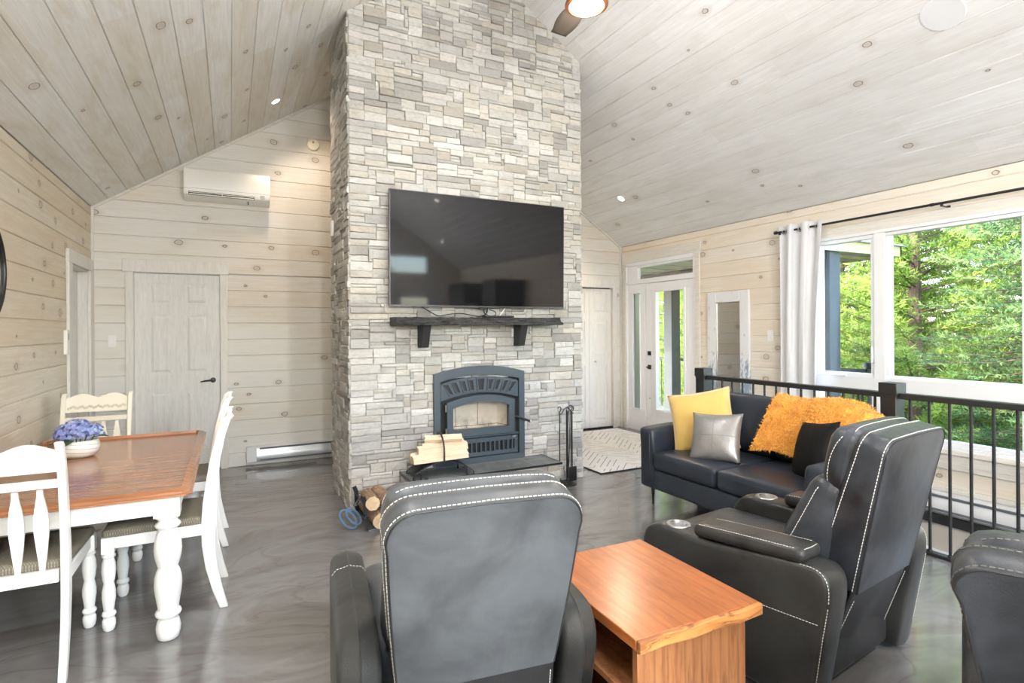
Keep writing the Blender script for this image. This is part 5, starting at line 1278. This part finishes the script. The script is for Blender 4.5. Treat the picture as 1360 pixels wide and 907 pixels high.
    for k in range(1, K+1):
        s_ = 1-k/K
        if k < K:
            cur = [mb.bm.verts.new((x*.93*s_, -.016*(1-s_*s_), .3*0 + (z-.0175)*s_ + (H*.5)*(1-s_))) for x, z in full]
            for i in range(m): mb.bm.faces.new((cur[i], prev[i], prev[(i+1) % m], cur[(i+1) % m]))
            prev = cur
        else:
            c0 = mb.bm.verts.new((0, -.016, H*.5))
            for i in range(m): mb.bm.faces.new((c0, prev[i], prev[(i+1) % m]))
    mb.bm.faces.new(rows[-1]); bmesh.ops.recalc_face_normals(mb.bm, faces=mb.bm.faces[:])
    bmesh.ops.transform(mb.bm, matrix=Mb, verts=mb.bm.verts[:]); BACKO = mb.build('backrest', L_, t, smooth=60)
    mb = MB()
    def ring_path(f, ins, lift): return [Mb @ Vector((x*(1-ins)+ (lift if x > 0 else -lift)*(0 if abs(x) < .03 else 1), f*thick(z), (z if z < .02 else z - ins*.25) + (lift if z > H-.03 else 0))) for x, z in full]
    seam(t, ring_path(.10, -.001, .0012), r=.0016, dash=.009, on=[BACKO]); seam(t, ring_path(.86, .0, .0012), r=.0016, dash=.009, on=[BACKO])
    mb = MB(); mb.tube(ring_path(.015, .015, .0), .0032, 6); mb.build('piping', LD, t)
    # --- inner cushions
    def cush(z0, z1, y0, y1, hw, r, pf, nm, wedge=0):
        mb = MB(); mb.rbox(-hw, hw, y0, y1, z0, z1, r, 12, pf, M=Mb, fn=lambda q: (q.x, q.y + wedge*max(0, (q.y-y0)/(y1-y0))*max(0, 1-(q.z-z0)/(z1-z0))**1.3, q.z)); return mb.build(nm, L_, t, smooth=180)
    LU = cush(-.02, H*.64, .11, .245, iw-.012, .055, (.004, .03, .012), 'lumbar_cushion', .10); HE = cush(H*.56, H-.005, .07, .215, half(.9)-.008, .06, (.004, .03, .006), 'head_cushion')
    mb = MB()
    for s in (-1, 1):
        seam(t, [Mb @ p_ for p_ in smooth_path([Vector((s*(iw-.004), .30, .0)), Vector((s*(iw-.004), .25, H*.3)), Vector((s*(iw-.004), .205, H*.58))], 14)], r=.0016, dash=.009, on=[LU])
        seam(t, [Mb @ p_ for p_ in smooth_path([Vector((s*(half(.9)-.001), .185, H*.58)), Vector((s*(half(.9)+.003), .195, H*.78)), Vector((s*(half(.9)-.006), .16, H*.96))], 14)], r=.0016, dash=.009, on=[HE])
    pass
    seam(t, [Mb @ p_ for p_ in smooth_path([Vector((-half(.9)+.03, .13, H*.97)), Vector((-.12, .14, H+.01)), Vector((.12, .14, H+.01)), Vector((half(.9)-.03, .13, H*.97))], 14)], r=.0016, dash=.009, on=[HE])
    # --- skirt under the back panel
    mb = MB()
    def sk_(u, v):
        x = (-1+2*u)*(b2+.035*v); z = zb+.02 - (zb-.06)*v; y = yb + .012 + .135*v + .008*math.sin(u*11)*v; return (x, y, z + .012*math.sin(u*9+1)*v*(v > .9))
    mb.grid(sk_, 24, 14); SKO = mb.build('skirt', LD, t, solid=.010)
    mb = MB()
    for s in (-1, 1): seam(t, [Vector((s*(b2-.012+.035*v), yb+.003+.135*v, zb+.0-(zb-.06)*v)) for v in (0.05, .3, .6, .95)], r=.0014)
    pass
    mb = MB(); mb.box(-iw+.02, iw-.02, -.58, .08, 0, .055); mb.build('foot', M['blackm'], t, smooth=0, bevel=.004)
    return t
recliner('dark leather recliner with steel cup holders standing right of the oak side table', (2.246, 2.032, 0), .132)
F_rot = -math.radians(7.5)
recliner('leather recliner with window light put into its grey colour, seen from behind in the front centre, left of the oak side table', (.735, 2.20, 0), F_rot, cups=False, D=dict(zt=.982, w=.125, zc=.57, zr=.575, a=.335, b=.282, rc=.085, mat='leather_lit'))
SEAM[0] = plain('grey brown seam thread', srgb(96, 94, 88), .6)
recliner('dark leather armchair back cut off by the bottom right corner of the photo', (2.225, .675, 0), math.radians(-66), cups=False, D=dict(zt=.965, w=.10, b=.31, b2=.21, zc=.57, zr=.585, a=.245))

# ================================================================== OAK SIDE TABLE
def oak(name, sc, lo, mid, hi, dark, rough=.3):
    n = N(name); p = n.pos(); g = n.noise(n.scale(p, sc), 2.2, 5, .6, 1.0); g2 = n.noise(n.scale(p, tuple(q*3.2 for q in sc)), 2.5, 3, .6, .3); w = n.new('ShaderNodeTexWave', wave_type='BANDS', bands_direction='X'); n.put(w.inputs[0], n.scale(p, (sc[0]*.7+.001, sc[1]*.7+.001, sc[2]*.7+.001))); w.inputs['Scale'].default_value = 1.2; w.inputs['Distortion'].default_value = 5; w.inputs['Detail'].default_value = 3
    c = n.ramp(g, [(.28, lo), (.5, mid), (.72, hi)]); c = n.mix(n.m('MULTIPLY', n.mr(g2, .5, .68), .55), c, dark); c = n.mix(n.m('MULTIPLY', n.mr(w.outputs[1], .75, .98), .35), c, dark); n.bump(g2, .12, .002); return n.set(col=c, rough=rough, spec=.5, coat=.15, coatr=.2)
M['oak1'] = oak('orange veneer top', (7, 1.2, 6), srgb(147, 80, 38), srgb(163, 95, 49), srgb(177, 110, 59), srgb(132, 68, 33), .28)
M['oak2'] = oak('oak side boards', (9, 9, .9), srgb(135, 86, 51), srgb(156, 104, 67), srgb(172, 122, 80), srgb(96, 55, 30), .4)
M['oakd'] = oak('dark oak inside', (9, .9, 9), srgb(96, 54, 28), srgb(112, 66, 36), srgb(128, 80, 44), srgb(60, 32, 18), .45)
M['wane'] = (lambda n: (n.bump(n.noise(n.pos(), 40, 3), .3, .004), n.set(col=n.ramp(n.noise(n.scale(n.pos(), (2.2, 2.2, 9)), 2, 3, .5, .6), [(.42, srgb(204, 145, 84)), (.53, srgb(191, 126, 71)), (.555, srgb(128, 77, 44)), (.575, srgb(196, 138, 80)), (.62, srgb(147, 92, 53))]), rough=.4))[1])(N('live edge oak'))
TW, TL, TH = .535, .66, .50
et = thing('side_table', 'orange oak side table with open shelf between the two recliners', 'side table', (1.372, 1.655, 0), math.radians(-1.2))
mb = MB(); mb.box(-TW/2, TW/2, -TL/2+.012, TL/2, TH-.036, TH); mb.build('table_top', M['oak1'], et, smooth=0, bevel=.003)
mb = MB(); mb.rbox(-TW/2, TW/2, -TL/2-.006, -TL/2+.012, TH-.038, TH, .004, 10, fn=lambda q: (q.x, q.y + .004*math.sin(q.x*30), q.z)); mb.build('front_edge', M['wane'], et, smooth=60)
mb = MB(); mb.box(-TW/2+.02, TW/2-.05, -TL/2+.03, -TL/2+.055, 0, TH-.036); mb.build('side_panel', M['oak2'], et, smooth=0, bevel=.002)
mb = MB(); mb.box(-TW/2+.02, TW/2-.05, TL/2-.055, TL/2-.03, 0, TH-.036); mb.build('side_panel', M['oak2'], et, smooth=0, bevel=.002)
mb = MB(); mb.box(TW/2-.075, TW/2-.05, -TL/2+.055, TL/2-.055, .02, TH-.036); mb.build('back_panel', M['oakd'], et, smooth=0)
mb = MB(); mb.box(-TW/2+.02, TW/2-.07, -TL/2+.055, TL/2-.055, .265, .288); mb.build('shelf', M['oak2'], et, smooth=0, bevel=.002)
mb = MB(); mb.box(-TW/2+.02, TW/2-.07, -TL/2+.055, TL/2-.055, .04, .062); mb.build('shelf', M['oakd'], et, smooth=0, bevel=.002)
# ================================================================== OUTSIDE
n = N('lawn'); p = n.wpos(); g = n.noise(p, 3, 5, .7); g2 = n.noise(p, 40, 3)
c = n.mix(n.mr(g2, .35, .7), srgb(66, 104, 44), srgb(128, 158, 74)); c = n.mix(n.mr(g, .48, .58), c, n.mix(g2, srgb(96, 78, 62), srgb(140, 120, 100))); n.bump(g2, 1, .05)
M['lawn'] = n.set(col=c, rough=1)
mb = MB()
def gr(u, v):
    x = XR+.35 + 26*u; y = -14 + 40*v; return (x, y, -.75 - .03*(x-5) + .06*math.sin(x*2)*math.sin(y*1.7) + .10*max(0, x-10))
mb.grid(gr, 60, 80); tag(mb.build('lawn', M['lawn'], smooth=180), 'patchy grass and soil under the trees outside the window', 'ground', kind='stuff')
mb = MB(); mb.grid(lambda u, v: (-16 + 34*u, YF-.14 - 16*v, -.7), 4, 4); tag(mb.build('lawn', M['lawn']), 'grass behind the house, seen only in reflections', 'ground', kind='stuff')
mb = MB(); mb.box(XL-3, XR+3, YF-5.2, YF-.15, -.5, -.06); tag(mb.build('bounce_slab', plain('pale concrete', srgb(214, 210, 204), .85), smooth=0), 'unseen pale slab added behind the house to bounce sunlight indoors', 'bounce_slab', kind='structure')  # unseen pale slab added to bounce sunlight up to the ceiling
# deck, posts, railing, porch roof
n = N('grey deck boards'); M['deck'] = trimwood('grey deck boards', srgb(120, 118, 114), srgb(150, 147, 141), 'x')
M['post'] = plain('dark grey post', srgb(48, 54, 55), .7); M['fascia'] = trimwood('raw pine fascia', srgb(170, 158, 110), srgb(196, 184, 134), 'x'); M['soffit'] = plain('grey soffit', srgb(140, 142, 140), .6)
dk = thing('deck', 'grey board deck outside the entry door', 'deck', (6.3, 6.6, -.12))
for k in range(34):
    y = -2.5 + .16*k + .003; mb = MB(); mb.box(-1.1, 1.1, y, y+.152, 0, .03); mb.build('board', M['deck'], dk, smooth=0)
mb = MB(); mb.box(-1.1, 1.1, -2.52, -2.50, -.25, .03); mb.box(1.1, 1.12, -2.5, 2.9, -.25, .03); mb.build('skirt_board', M['post'], dk, smooth=0)
def post(x, y, label, h=2.36):
    o = thing('porch_post', label, 'post', (x, y, -.09)); mb = MB(); mb.box(-.10, .10, -.10, .10, 0, h+.09); mb.build('shaft', M['post'], o, smooth=0, bevel=.006); mb = MB(); mb.box(-.12, .12, -.12, .12, 0, .12); mb.build('base_wrap', M['post'], o, smooth=0, bevel=.004)
post(6.50, 4.30, 'dark square porch post seen through the left window pane beside the curtain'); post(7.10, 7.62, 'dark square porch post seen through the glass of the entry door')
dr_ = thing('deck_railing', 'black deck railing seen through the entry door glass and window', 'railing', (7.3, 6.6, -.09))
def rail_run(a, b, nb):
    a = Vector(a); b = Vector(b); mb = MB(); d = b-a; L = d.length; Mx = T(*a) @ Matrix.Rotation(math.atan2(d.y, d.x), 4, 'Z')
    mb.box(0, L, -.03, .03, .96, 1.0, Mx); mb.build('top_rail', M['post'], dr_, smooth=0); mb = MB(); mb.box(0, L, -.02, .02, .06, .09, Mx); mb.build('bottom_rail', M['post'], dr_, smooth=0)
    for i in range(nb):
        mb = MB(); mb.box(L*(i+.5)/nb-.009, L*(i+.5)/nb+.009, -.009, .009, .08, .97, Mx); mb.build('baluster', M['black'], dr_, smooth=0)
rail_run((0, -2.3, 0), (0, 2.8, 0), 42); rail_run((-2.0, -2.38, 0), (-.9, -2.38, 0), 9)
mb = MB(); mb.box(-.05, .05, -2.43, -2.33, 0, 1.02); mb.build('corner_post', M['post'], dr_, smooth=0)
mb = MB(); mb.lathe([(.13, 1.02), (.13, 1.04), (.10, 1.09), (.04, 1.11)], 20, T(0, -2.38, 0)); mb.build('post_cap', M['black'], dr_)
pr_ = thing('porch_roof', 'porch roof with pine fascia and blue-grey shingles outside the window', 'roof', (6.4, 6.6, 2.36))
ex0, ex1, ey_, ey2 = XR+.14-6.4, 7.75-6.4, 4.12-6.6, 9.6-6.6
mb = MB(); mb.box(ex0, ex1, ey_, ey_+.03, 0, .13); mb.box(ex1-.03, ex1, ey_, ey2, 0, .13); mb.build('fascia', M['fascia'], pr_, smooth=0)
mb = MB(); mb.box(ex0+.0, .2, ey_+.12, ey_+.22, -.08, .04); mb.box(.0, .2, ey_+.1, ey2, -.06, .04); mb.build('beam', M['post'], pr_, smooth=0)
mb = MB(); k = 0; y = ey_+.03
while y < ey2: mb.box(ex0, ex1-.03, y+.004, y+.10, .02, .035); y += .104
mb.build('soffit_boards', M['soffit'], pr_, smooth=0)
mb = MB()
for k in range(12): mb.prism([(ex0, .10), (ex1-.05, .06), (ex1-.05, -.02), (ex0, .02)], ey_+.45*k+.3, ey_+.45*k+.34, 'y')
mb.build('rafters', M['fascia'], pr_, smooth=0)
n = N('shingles'); M['shingle'] = n.set(col=n.mix(n.noise(n.wpos(), 20, 3), srgb(120, 136, 160), srgb(160, 172, 190)), rough=.7)
mb = MB(); rz = .13 + .9; yr = ey_+2.2
v = [mb.bm.verts.new(q) for q in ((ex0, ey_-.05, .13), (ex1+.05, ey_-.05, .13), (ex1+.05, ey2, .13), (ex0, ey2, .13), (ex0, yr, rz), (ex1-1.9, yr, rz), (ex0, ey2, rz), (ex1-1.9, ey2, rz))]
for f in ((0, 1, 5, 4), (1, 2, 7, 5), (4, 5, 7, 6), (2, 3, 6, 7), (0, 4, 6, 3), (3, 2, 1, 0)): mb.bm.faces.new([v[i] for i in f])
mb.build('shingles', M['shingle'], pr_, smooth=0)

# ---------------------------------------------------------------- conifers
import numpy as np
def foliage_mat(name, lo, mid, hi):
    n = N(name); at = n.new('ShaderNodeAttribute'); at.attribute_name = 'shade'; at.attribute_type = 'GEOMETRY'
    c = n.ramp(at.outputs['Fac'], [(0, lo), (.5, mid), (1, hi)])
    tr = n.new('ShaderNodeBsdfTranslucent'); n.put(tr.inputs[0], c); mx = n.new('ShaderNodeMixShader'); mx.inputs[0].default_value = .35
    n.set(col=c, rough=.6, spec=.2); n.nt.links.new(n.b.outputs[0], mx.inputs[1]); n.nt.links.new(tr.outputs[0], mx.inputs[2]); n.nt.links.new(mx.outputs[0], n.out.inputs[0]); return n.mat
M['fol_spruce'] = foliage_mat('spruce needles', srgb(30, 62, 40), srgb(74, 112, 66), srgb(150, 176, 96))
M['fol_pine'] = foliage_mat('bright pine needles', srgb(56, 92, 34), srgb(114, 146, 56), srgb(184, 202, 102))
n = N('conifer bark'); g = n.noise(n.scale(n.pos(), (8, 8, 2)), 4, 5, .7); n.bump(g, 1, .03); M['cbark'] = n.set(col=n.mix(g, srgb(70, 56, 46), srgb(126, 104, 86)), rough=.95)
def conifer_mesh(seed, H, Rr, style):
    rs = np.random.RandomState(seed); V = []; C = []
    z = .25; wood = MB(); wood.tube([(0, 0, -.3), (.02, 0, H*.4), (0, .02, H*.98)], [.15, .09, .01], 10)
    while z < H*.98:
        nb = 7 if style == 'spruce' else 6; rad = Rr*(1-z/H)**.75*(.85+.3*rs.rand()) + .10
        for k in range(nb):
            a = 2*PI*(k+rs.rand()*.8)/nb; L = rad*(.8+.35*rs.rand()); zz = z + rs.uniform(-.08, .08); dr = -.28 if style == 'spruce' else .10; up = .20 if style == 'spruce' else .25
            ca, sa = math.cos(a), math.sin(a)
            def bp(t): return np.array([ca*L*t, sa*L*t, zz + dr*L*t + up*L*t*t*1.0])
            wood.tube([bp(0), bp(.5), bp(1)], [.018, .010, .003], 4)
            ns = max(3, int(L/.085))
            for i in range(ns):
                t = .12 + .88*(i+.5)/ns; base = bp(t); tl = (.12 + .26*(1-t)*min(1, L))*(1 if style == 'spruce' else .9)
                for sgn in (-1, 1, 0):
                    if sgn == 0 and (i % 2): continue
                    da = a + sgn*rs.uniform(.7, 1.15); d = np.array([math.cos(da), math.sin(da), rs.uniform(-.15, .25) + (.35 if style != 'spruce' else 0) + (.8 if sgn == 0 else 0)]); d /= np.linalg.norm(d)
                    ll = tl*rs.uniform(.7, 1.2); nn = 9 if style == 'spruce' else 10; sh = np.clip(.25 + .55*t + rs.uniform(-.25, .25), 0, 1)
                    s1 = np.cross(d, [0, 0, 1.]); s1 /= (np.linalg.norm(s1)+1e-6); s2 = np.cross(d, s1)
                    for q in range(nn):
                        f = (q+.5)/nn; b0 = base + d*ll*f*(.9 if style == 'spruce' else 1); th = rs.uniform(0, 2*PI); side = s1*math.cos(th)+s2*math.sin(th)
                        nl = (.045 if style == 'spruce' else .075)*rs.uniform(.8, 1.2); e = b0 + (d*.75+side*.8)*nl; w = np.cross(e-b0, rs.uniform(-1, 1, 3)); w = w/(np.linalg.norm(w)+1e-6)*(.0075 if style == 'spruce' else .0085)
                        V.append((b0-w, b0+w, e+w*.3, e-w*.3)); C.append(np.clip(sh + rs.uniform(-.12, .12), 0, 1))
        z += (.20 if style == 'spruce' else .24)*(1-.3*z/H)
    V = np.array(V, dtype=np.float32).reshape(-1, 3); nf = len(C)
    me = bpy.data.meshes.new('foliage'); me.vertices.add(len(V)); me.vertices.foreach_set('co', V.ravel()); me.loops.add(nf*4); me.loops.foreach_set('vertex_index', np.arange(nf*4, dtype=np.int32))
    me.polygons.add(nf); me.polygons.foreach_set('loop_start', np.arange(0, nf*4, 4, dtype=np.int32)); me.polygons.foreach_set('loop_total', np.full(nf, 4, dtype=np.int32)); me.update(calc_edges=True)
    at = me.attributes.new('shade', 'FLOAT', 'FACE'); at.data.foreach_set('value', np.array(C, dtype=np.float32))
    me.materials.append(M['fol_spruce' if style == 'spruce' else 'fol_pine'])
    wme = bpy.data.meshes.new('trunk'); wood.bm.to_mesh(wme); wood.bm.free(); wme.materials.append(M['cbark'])
    return me, wme
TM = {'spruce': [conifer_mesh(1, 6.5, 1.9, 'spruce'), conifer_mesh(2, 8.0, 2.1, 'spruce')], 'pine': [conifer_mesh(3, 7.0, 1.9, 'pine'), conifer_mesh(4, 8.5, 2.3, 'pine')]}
def tree(kind, i, x, y, s, rz, label, group='trees outside the windows'):
    z = -.75 - .03*(x-5) + .10*max(0, x-10)
    o = thing(kind + '_tree', label, 'tree', (x, y, z), rz, group); o.scale = (s, s, s)
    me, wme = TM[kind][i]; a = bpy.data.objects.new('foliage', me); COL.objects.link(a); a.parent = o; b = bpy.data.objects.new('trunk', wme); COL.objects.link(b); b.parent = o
tree('spruce', 0, 9.2, 3.0, 1.0, .3, 'blue-green spruce with layered boughs nearest the big window pane')
tree('spruce', 1, 11.4, 2.2, 1.0, 1.2, 'tall dark spruce behind the nearest spruce, at the right of the window')
tree('pine', 0, 10.2, 5.2, 1.0, 2.0, 'bright yellow-green pine in the left half of the big window pane')
tree('pine', 1, 12.4, 4.3, 1.05, .7, 'tall bright pine behind the gap between the spruce and the near pine')
tree('pine', 0, 11.6, 7.4, 1.1, 4.0, 'bright pine seen through the narrow left pane beside the porch post')
tree('spruce', 1, 14.5, 6.4, 1.1, 2.2, 'far dark spruce closing the view behind the bright pines')
tree('spruce', 0, 14.0, 3.2, 1.2, 5.2, 'far dark spruce behind the right-hand spruces')
tree('pine', 1, 10.6, 10.2, 1.0, 3.0, 'bright pine seen through the left part of the entry door glass')
tree('spruce', 1, 13.0, 9.6, 1.0, .9, 'dark spruce seen behind the porch post through the entry door')
tree('pine', 0, 9.8, 8.6, .8, 1.5, 'small bright pine seen through the right part of the entry door glass')
tree('spruce', 1, 12.2, 14.2, 1.1, 1.4, 'dark spruce beyond the deck, farthest to the left in the door glass')
tree('pine', 0, 12.6, 12.6, 1.2, 2.5, 'far bright pine beyond the deck, behind the entry door')
tree('spruce', 0, 16.5, 9.0, 1.3, 2.6, 'farthest dark spruce beyond the deck')
tree('pine', 1, 4.9, -12.5, .62, 1.0, 'pine behind the house seen only in the television reflection')
tree('spruce', 1, 17.0, 4.6, 1.3, 1.9, 'farthest dark spruce behind the window trees')

# ================================================================== KITCHEN CORNER BEHIND THE CAMERA (seen in the television)
M['cab'] = plain('black kitchen cabinet', (.018, .019, .022), .35)
def cabinet(y0, y1, h, d, label, name='kitchen_cabinet', cat='cabinet', grp=None, doors=2):
    o = thing(name, label, cat, (XR-.005, y0, 0), group=grp); W = y1-y0
    mb = MB(); mb.box(-d, 0, .0, W, .08, h); mb.build('body', M['cab'], o, smooth=0, bevel=.003)
    mb = MB(); mb.box(-d+.05, 0, .02, W-.02, 0, .08); mb.build('plinth', M['blackm'], o, smooth=0)
    for i in range(doors):
        a = W*i/doors+.004; b = W*(i+1)/doors-.004; mb = MB(); mb.box(-d-.02, -d, a, b, .10, h-.02); q = mb.build('door', M['cab'], o, smooth=0, bevel=.003)
        mb = MB(); mb.cyl(.006, 0, .3, 10, T(-d-.045, b-.04 if i % 2 == 0 else a+.04, h*.5)); mb.box(-d-.045, -d-.02, (b-.045 if i % 2 == 0 else a+.035), (b-.035 if i % 2 == 0 else a+.045), h*.5+.02, h*.5+.03); mb.box(-d-.045, -d-.02, (b-.045 if i % 2 == 0 else a+.035), (b-.035 if i % 2 == 0 else a+.045), h*.5+.27, h*.5+.28); mb.build('handle', M['steel'], q)
cabinet(-3.35, -2.35, 2.25, .60, 'tall black pantry cabinet behind the camera on the right wall'); cabinet(-2.33, -1.43, 1.80, .72, 'black refrigerator behind the camera beside the pantry', 'refrigerator', 'refrigerator', doors=2); cabinet(-1.41, -.75, 2.25, .60, 'narrow tall black cabinet behind the camera, nearest the stairwell', doors=1)

# ================================================================== LIGHT
for x, y, lb, pw in ((.411, 5.948, 'recessed ceiling light left of the chimney, shining on the back wall', 7), (4.485, 5.717, 'recessed ceiling light right of the chimney near the entry door', 9),
                     (.411, 3.0, 'added recessed fill light in the left slope above the dining table, out of view', 14), (3.55, -1.3, 'recessed ceiling light in the right slope behind the camera', 10), (4.35, -3.2, 'added recessed fill light in the right slope near the kitchen window, out of view', 8),
                     (-.3, .6, 'added recessed fill light in the left slope beside the camera, out of view', 14), (-.3, -2.2, 'added recessed fill light in the left slope near the kitchen, out of view', 8), (3.4, 1.2, 'added recessed fill light in the right slope above the recliners, out of view', 8)):
    downlight(x, y, lb, pw * LIGHT_K)  # all but the chimney pair and the one mirrored in the television are added fill
M['globe'] = (lambda n: n.set(col=(1, 1, 1), emis=(1, .98, .96), es=GLOBE))(N('opal fill globe'))  # glowing globes added out of view to fill the room from the front
for x, y, lb in ((.3, -2.2, 'added white fill globe on a cord, left one behind the camera'), (1.7, -2.2, 'added white fill globe on a cord, right one behind the camera')):
    o = thing('fill_globe', lb, 'fill light', (x, y, 2.35), group='added fill globes')
    mb = MB(); mb.cyl(.004, .11, ceil_z(x)-2.35, 8); mb.build('cord', M['black'], o)
    mb = MB(); mb.lathe([(.03, .10), (.04, .12), (.012, .15)], 20); mb.build('cap', M['black'], o)
    mb = MB(); mb.lathe([(.115*math.sin(PI*k/12)+.0005, -.115*math.cos(PI*k/12)) for k in range(13)], 28, cap=False); mb.build('globe', M['globe'], o)
ld = bpy.data.lights.new('fan_bulb', 'POINT'); ld.energy = FANW; ld.color = (1, .95, .9); ld.shadow_soft_size = .10
lo = bpy.data.objects.new('fan_bulb', ld); COL.objects.link(lo); lo.parent = fan; lo.location = (0, 0, -.10)
w = bpy.data.worlds.new('sky'); SC.world = w; w.use_nodes = True; nt = w.node_tree; nt.nodes.clear()
sky = nt.nodes.new('ShaderNodeTexSky'); sky.sky_type = 'NISHITA'; sky.sun_disc = False; sky.sun_elevation = math.radians(38); sky.sun_rotation = math.radians(-80); sky.air_density = 1; sky.dust_density = 1.5
bg = nt.nodes.new('ShaderNodeBackground'); bg.inputs[1].default_value = SKY_K; ou = nt.nodes.new('ShaderNodeOutputWorld')
nt.links.new(sky.outputs[0], bg.inputs[0]); nt.links.new(bg.outputs[0], ou.inputs[0])
sl = bpy.data.lights.new('sun', 'SUN'); sl.energy = SUN_K; sl.angle = math.radians(.6); sl.color = (1, .95, .86)
so = bpy.data.objects.new('sun', sl); COL.objects.link(so); so.location = (-10, 2, 12)
so.rotation_euler = Vector((.78, -.10, -.62)).to_track_quat('-Z', 'Y').to_euler()
# portals so that daylight through the openings is sampled well
for nm, loc, sx, sy, rot in (('window_portal', (XR+.11, 2.24, 1.39), 1.9, 2.5, (0, PI/2, 0)), ('door_portal', (XR+.11, 5.83, 1.2), 2.4, 1.4, (0, PI/2, 0)), ('rear_portal', (2.2, YF-.1, 1.5), 5.4, 3.0, (PI/2, 0, 0))):
    al = bpy.data.lights.new(nm, 'AREA'); al.shape = 'RECTANGLE'; al.size = sx; al.size_y = sy; al.cycles.is_portal = True
    ao = bpy.data.objects.new(nm, al); COL.objects.link(ao); ao.location = loc; ao.rotation_euler = rot

# ================================================================== CAMERA
FPX, YAW, ROLL, YH = 737.09, .469531, -.006354, 437.70
cd = bpy.data.cameras.new('camera'); cd.sensor_width = 36; cd.lens = FPX*36/1360; cd.sensor_fit = 'HORIZONTAL'
cd.shift_y = -(453.5-YH)/1360; cd.shift_x = 0; cd.clip_start = .05; cd.clip_end = 200
co = bpy.data.objects.new('camera', cd); COL.objects.link(co); SC.camera = co
fw = Vector((math.sin(YAW), math.cos(YAW), 0)); rt = Vector((math.cos(YAW), -math.sin(YAW), 0)); up = rt.cross(fw)
r2 = rt*math.cos(ROLL) + up*math.sin(ROLL); u2 = -rt*math.sin(ROLL) + up*math.cos(ROLL)
mm = Matrix((r2, u2, -fw)).transposed().to_4x4(); mm.translation = (0, 0, 1.45); co.matrix_world = mm
SC.view_settings.view_transform = 'Standard'; SC.view_settings.look = 'None'; SC.view_settings.gamma = 1; SC.view_settings.exposure = EXPO; SC.view_settings.use_curve_mapping = False
cy = SC.cycles; cy.max_bounces = 10; cy.diffuse_bounces = 6; cy.glossy_bounces = 4; cy.transmission_bounces = 6; cy.transparent_max_bounces = 10; cy.caustics_reflective = False; cy.caustics_refractive = False; cy.sample_clamp_indirect = 8
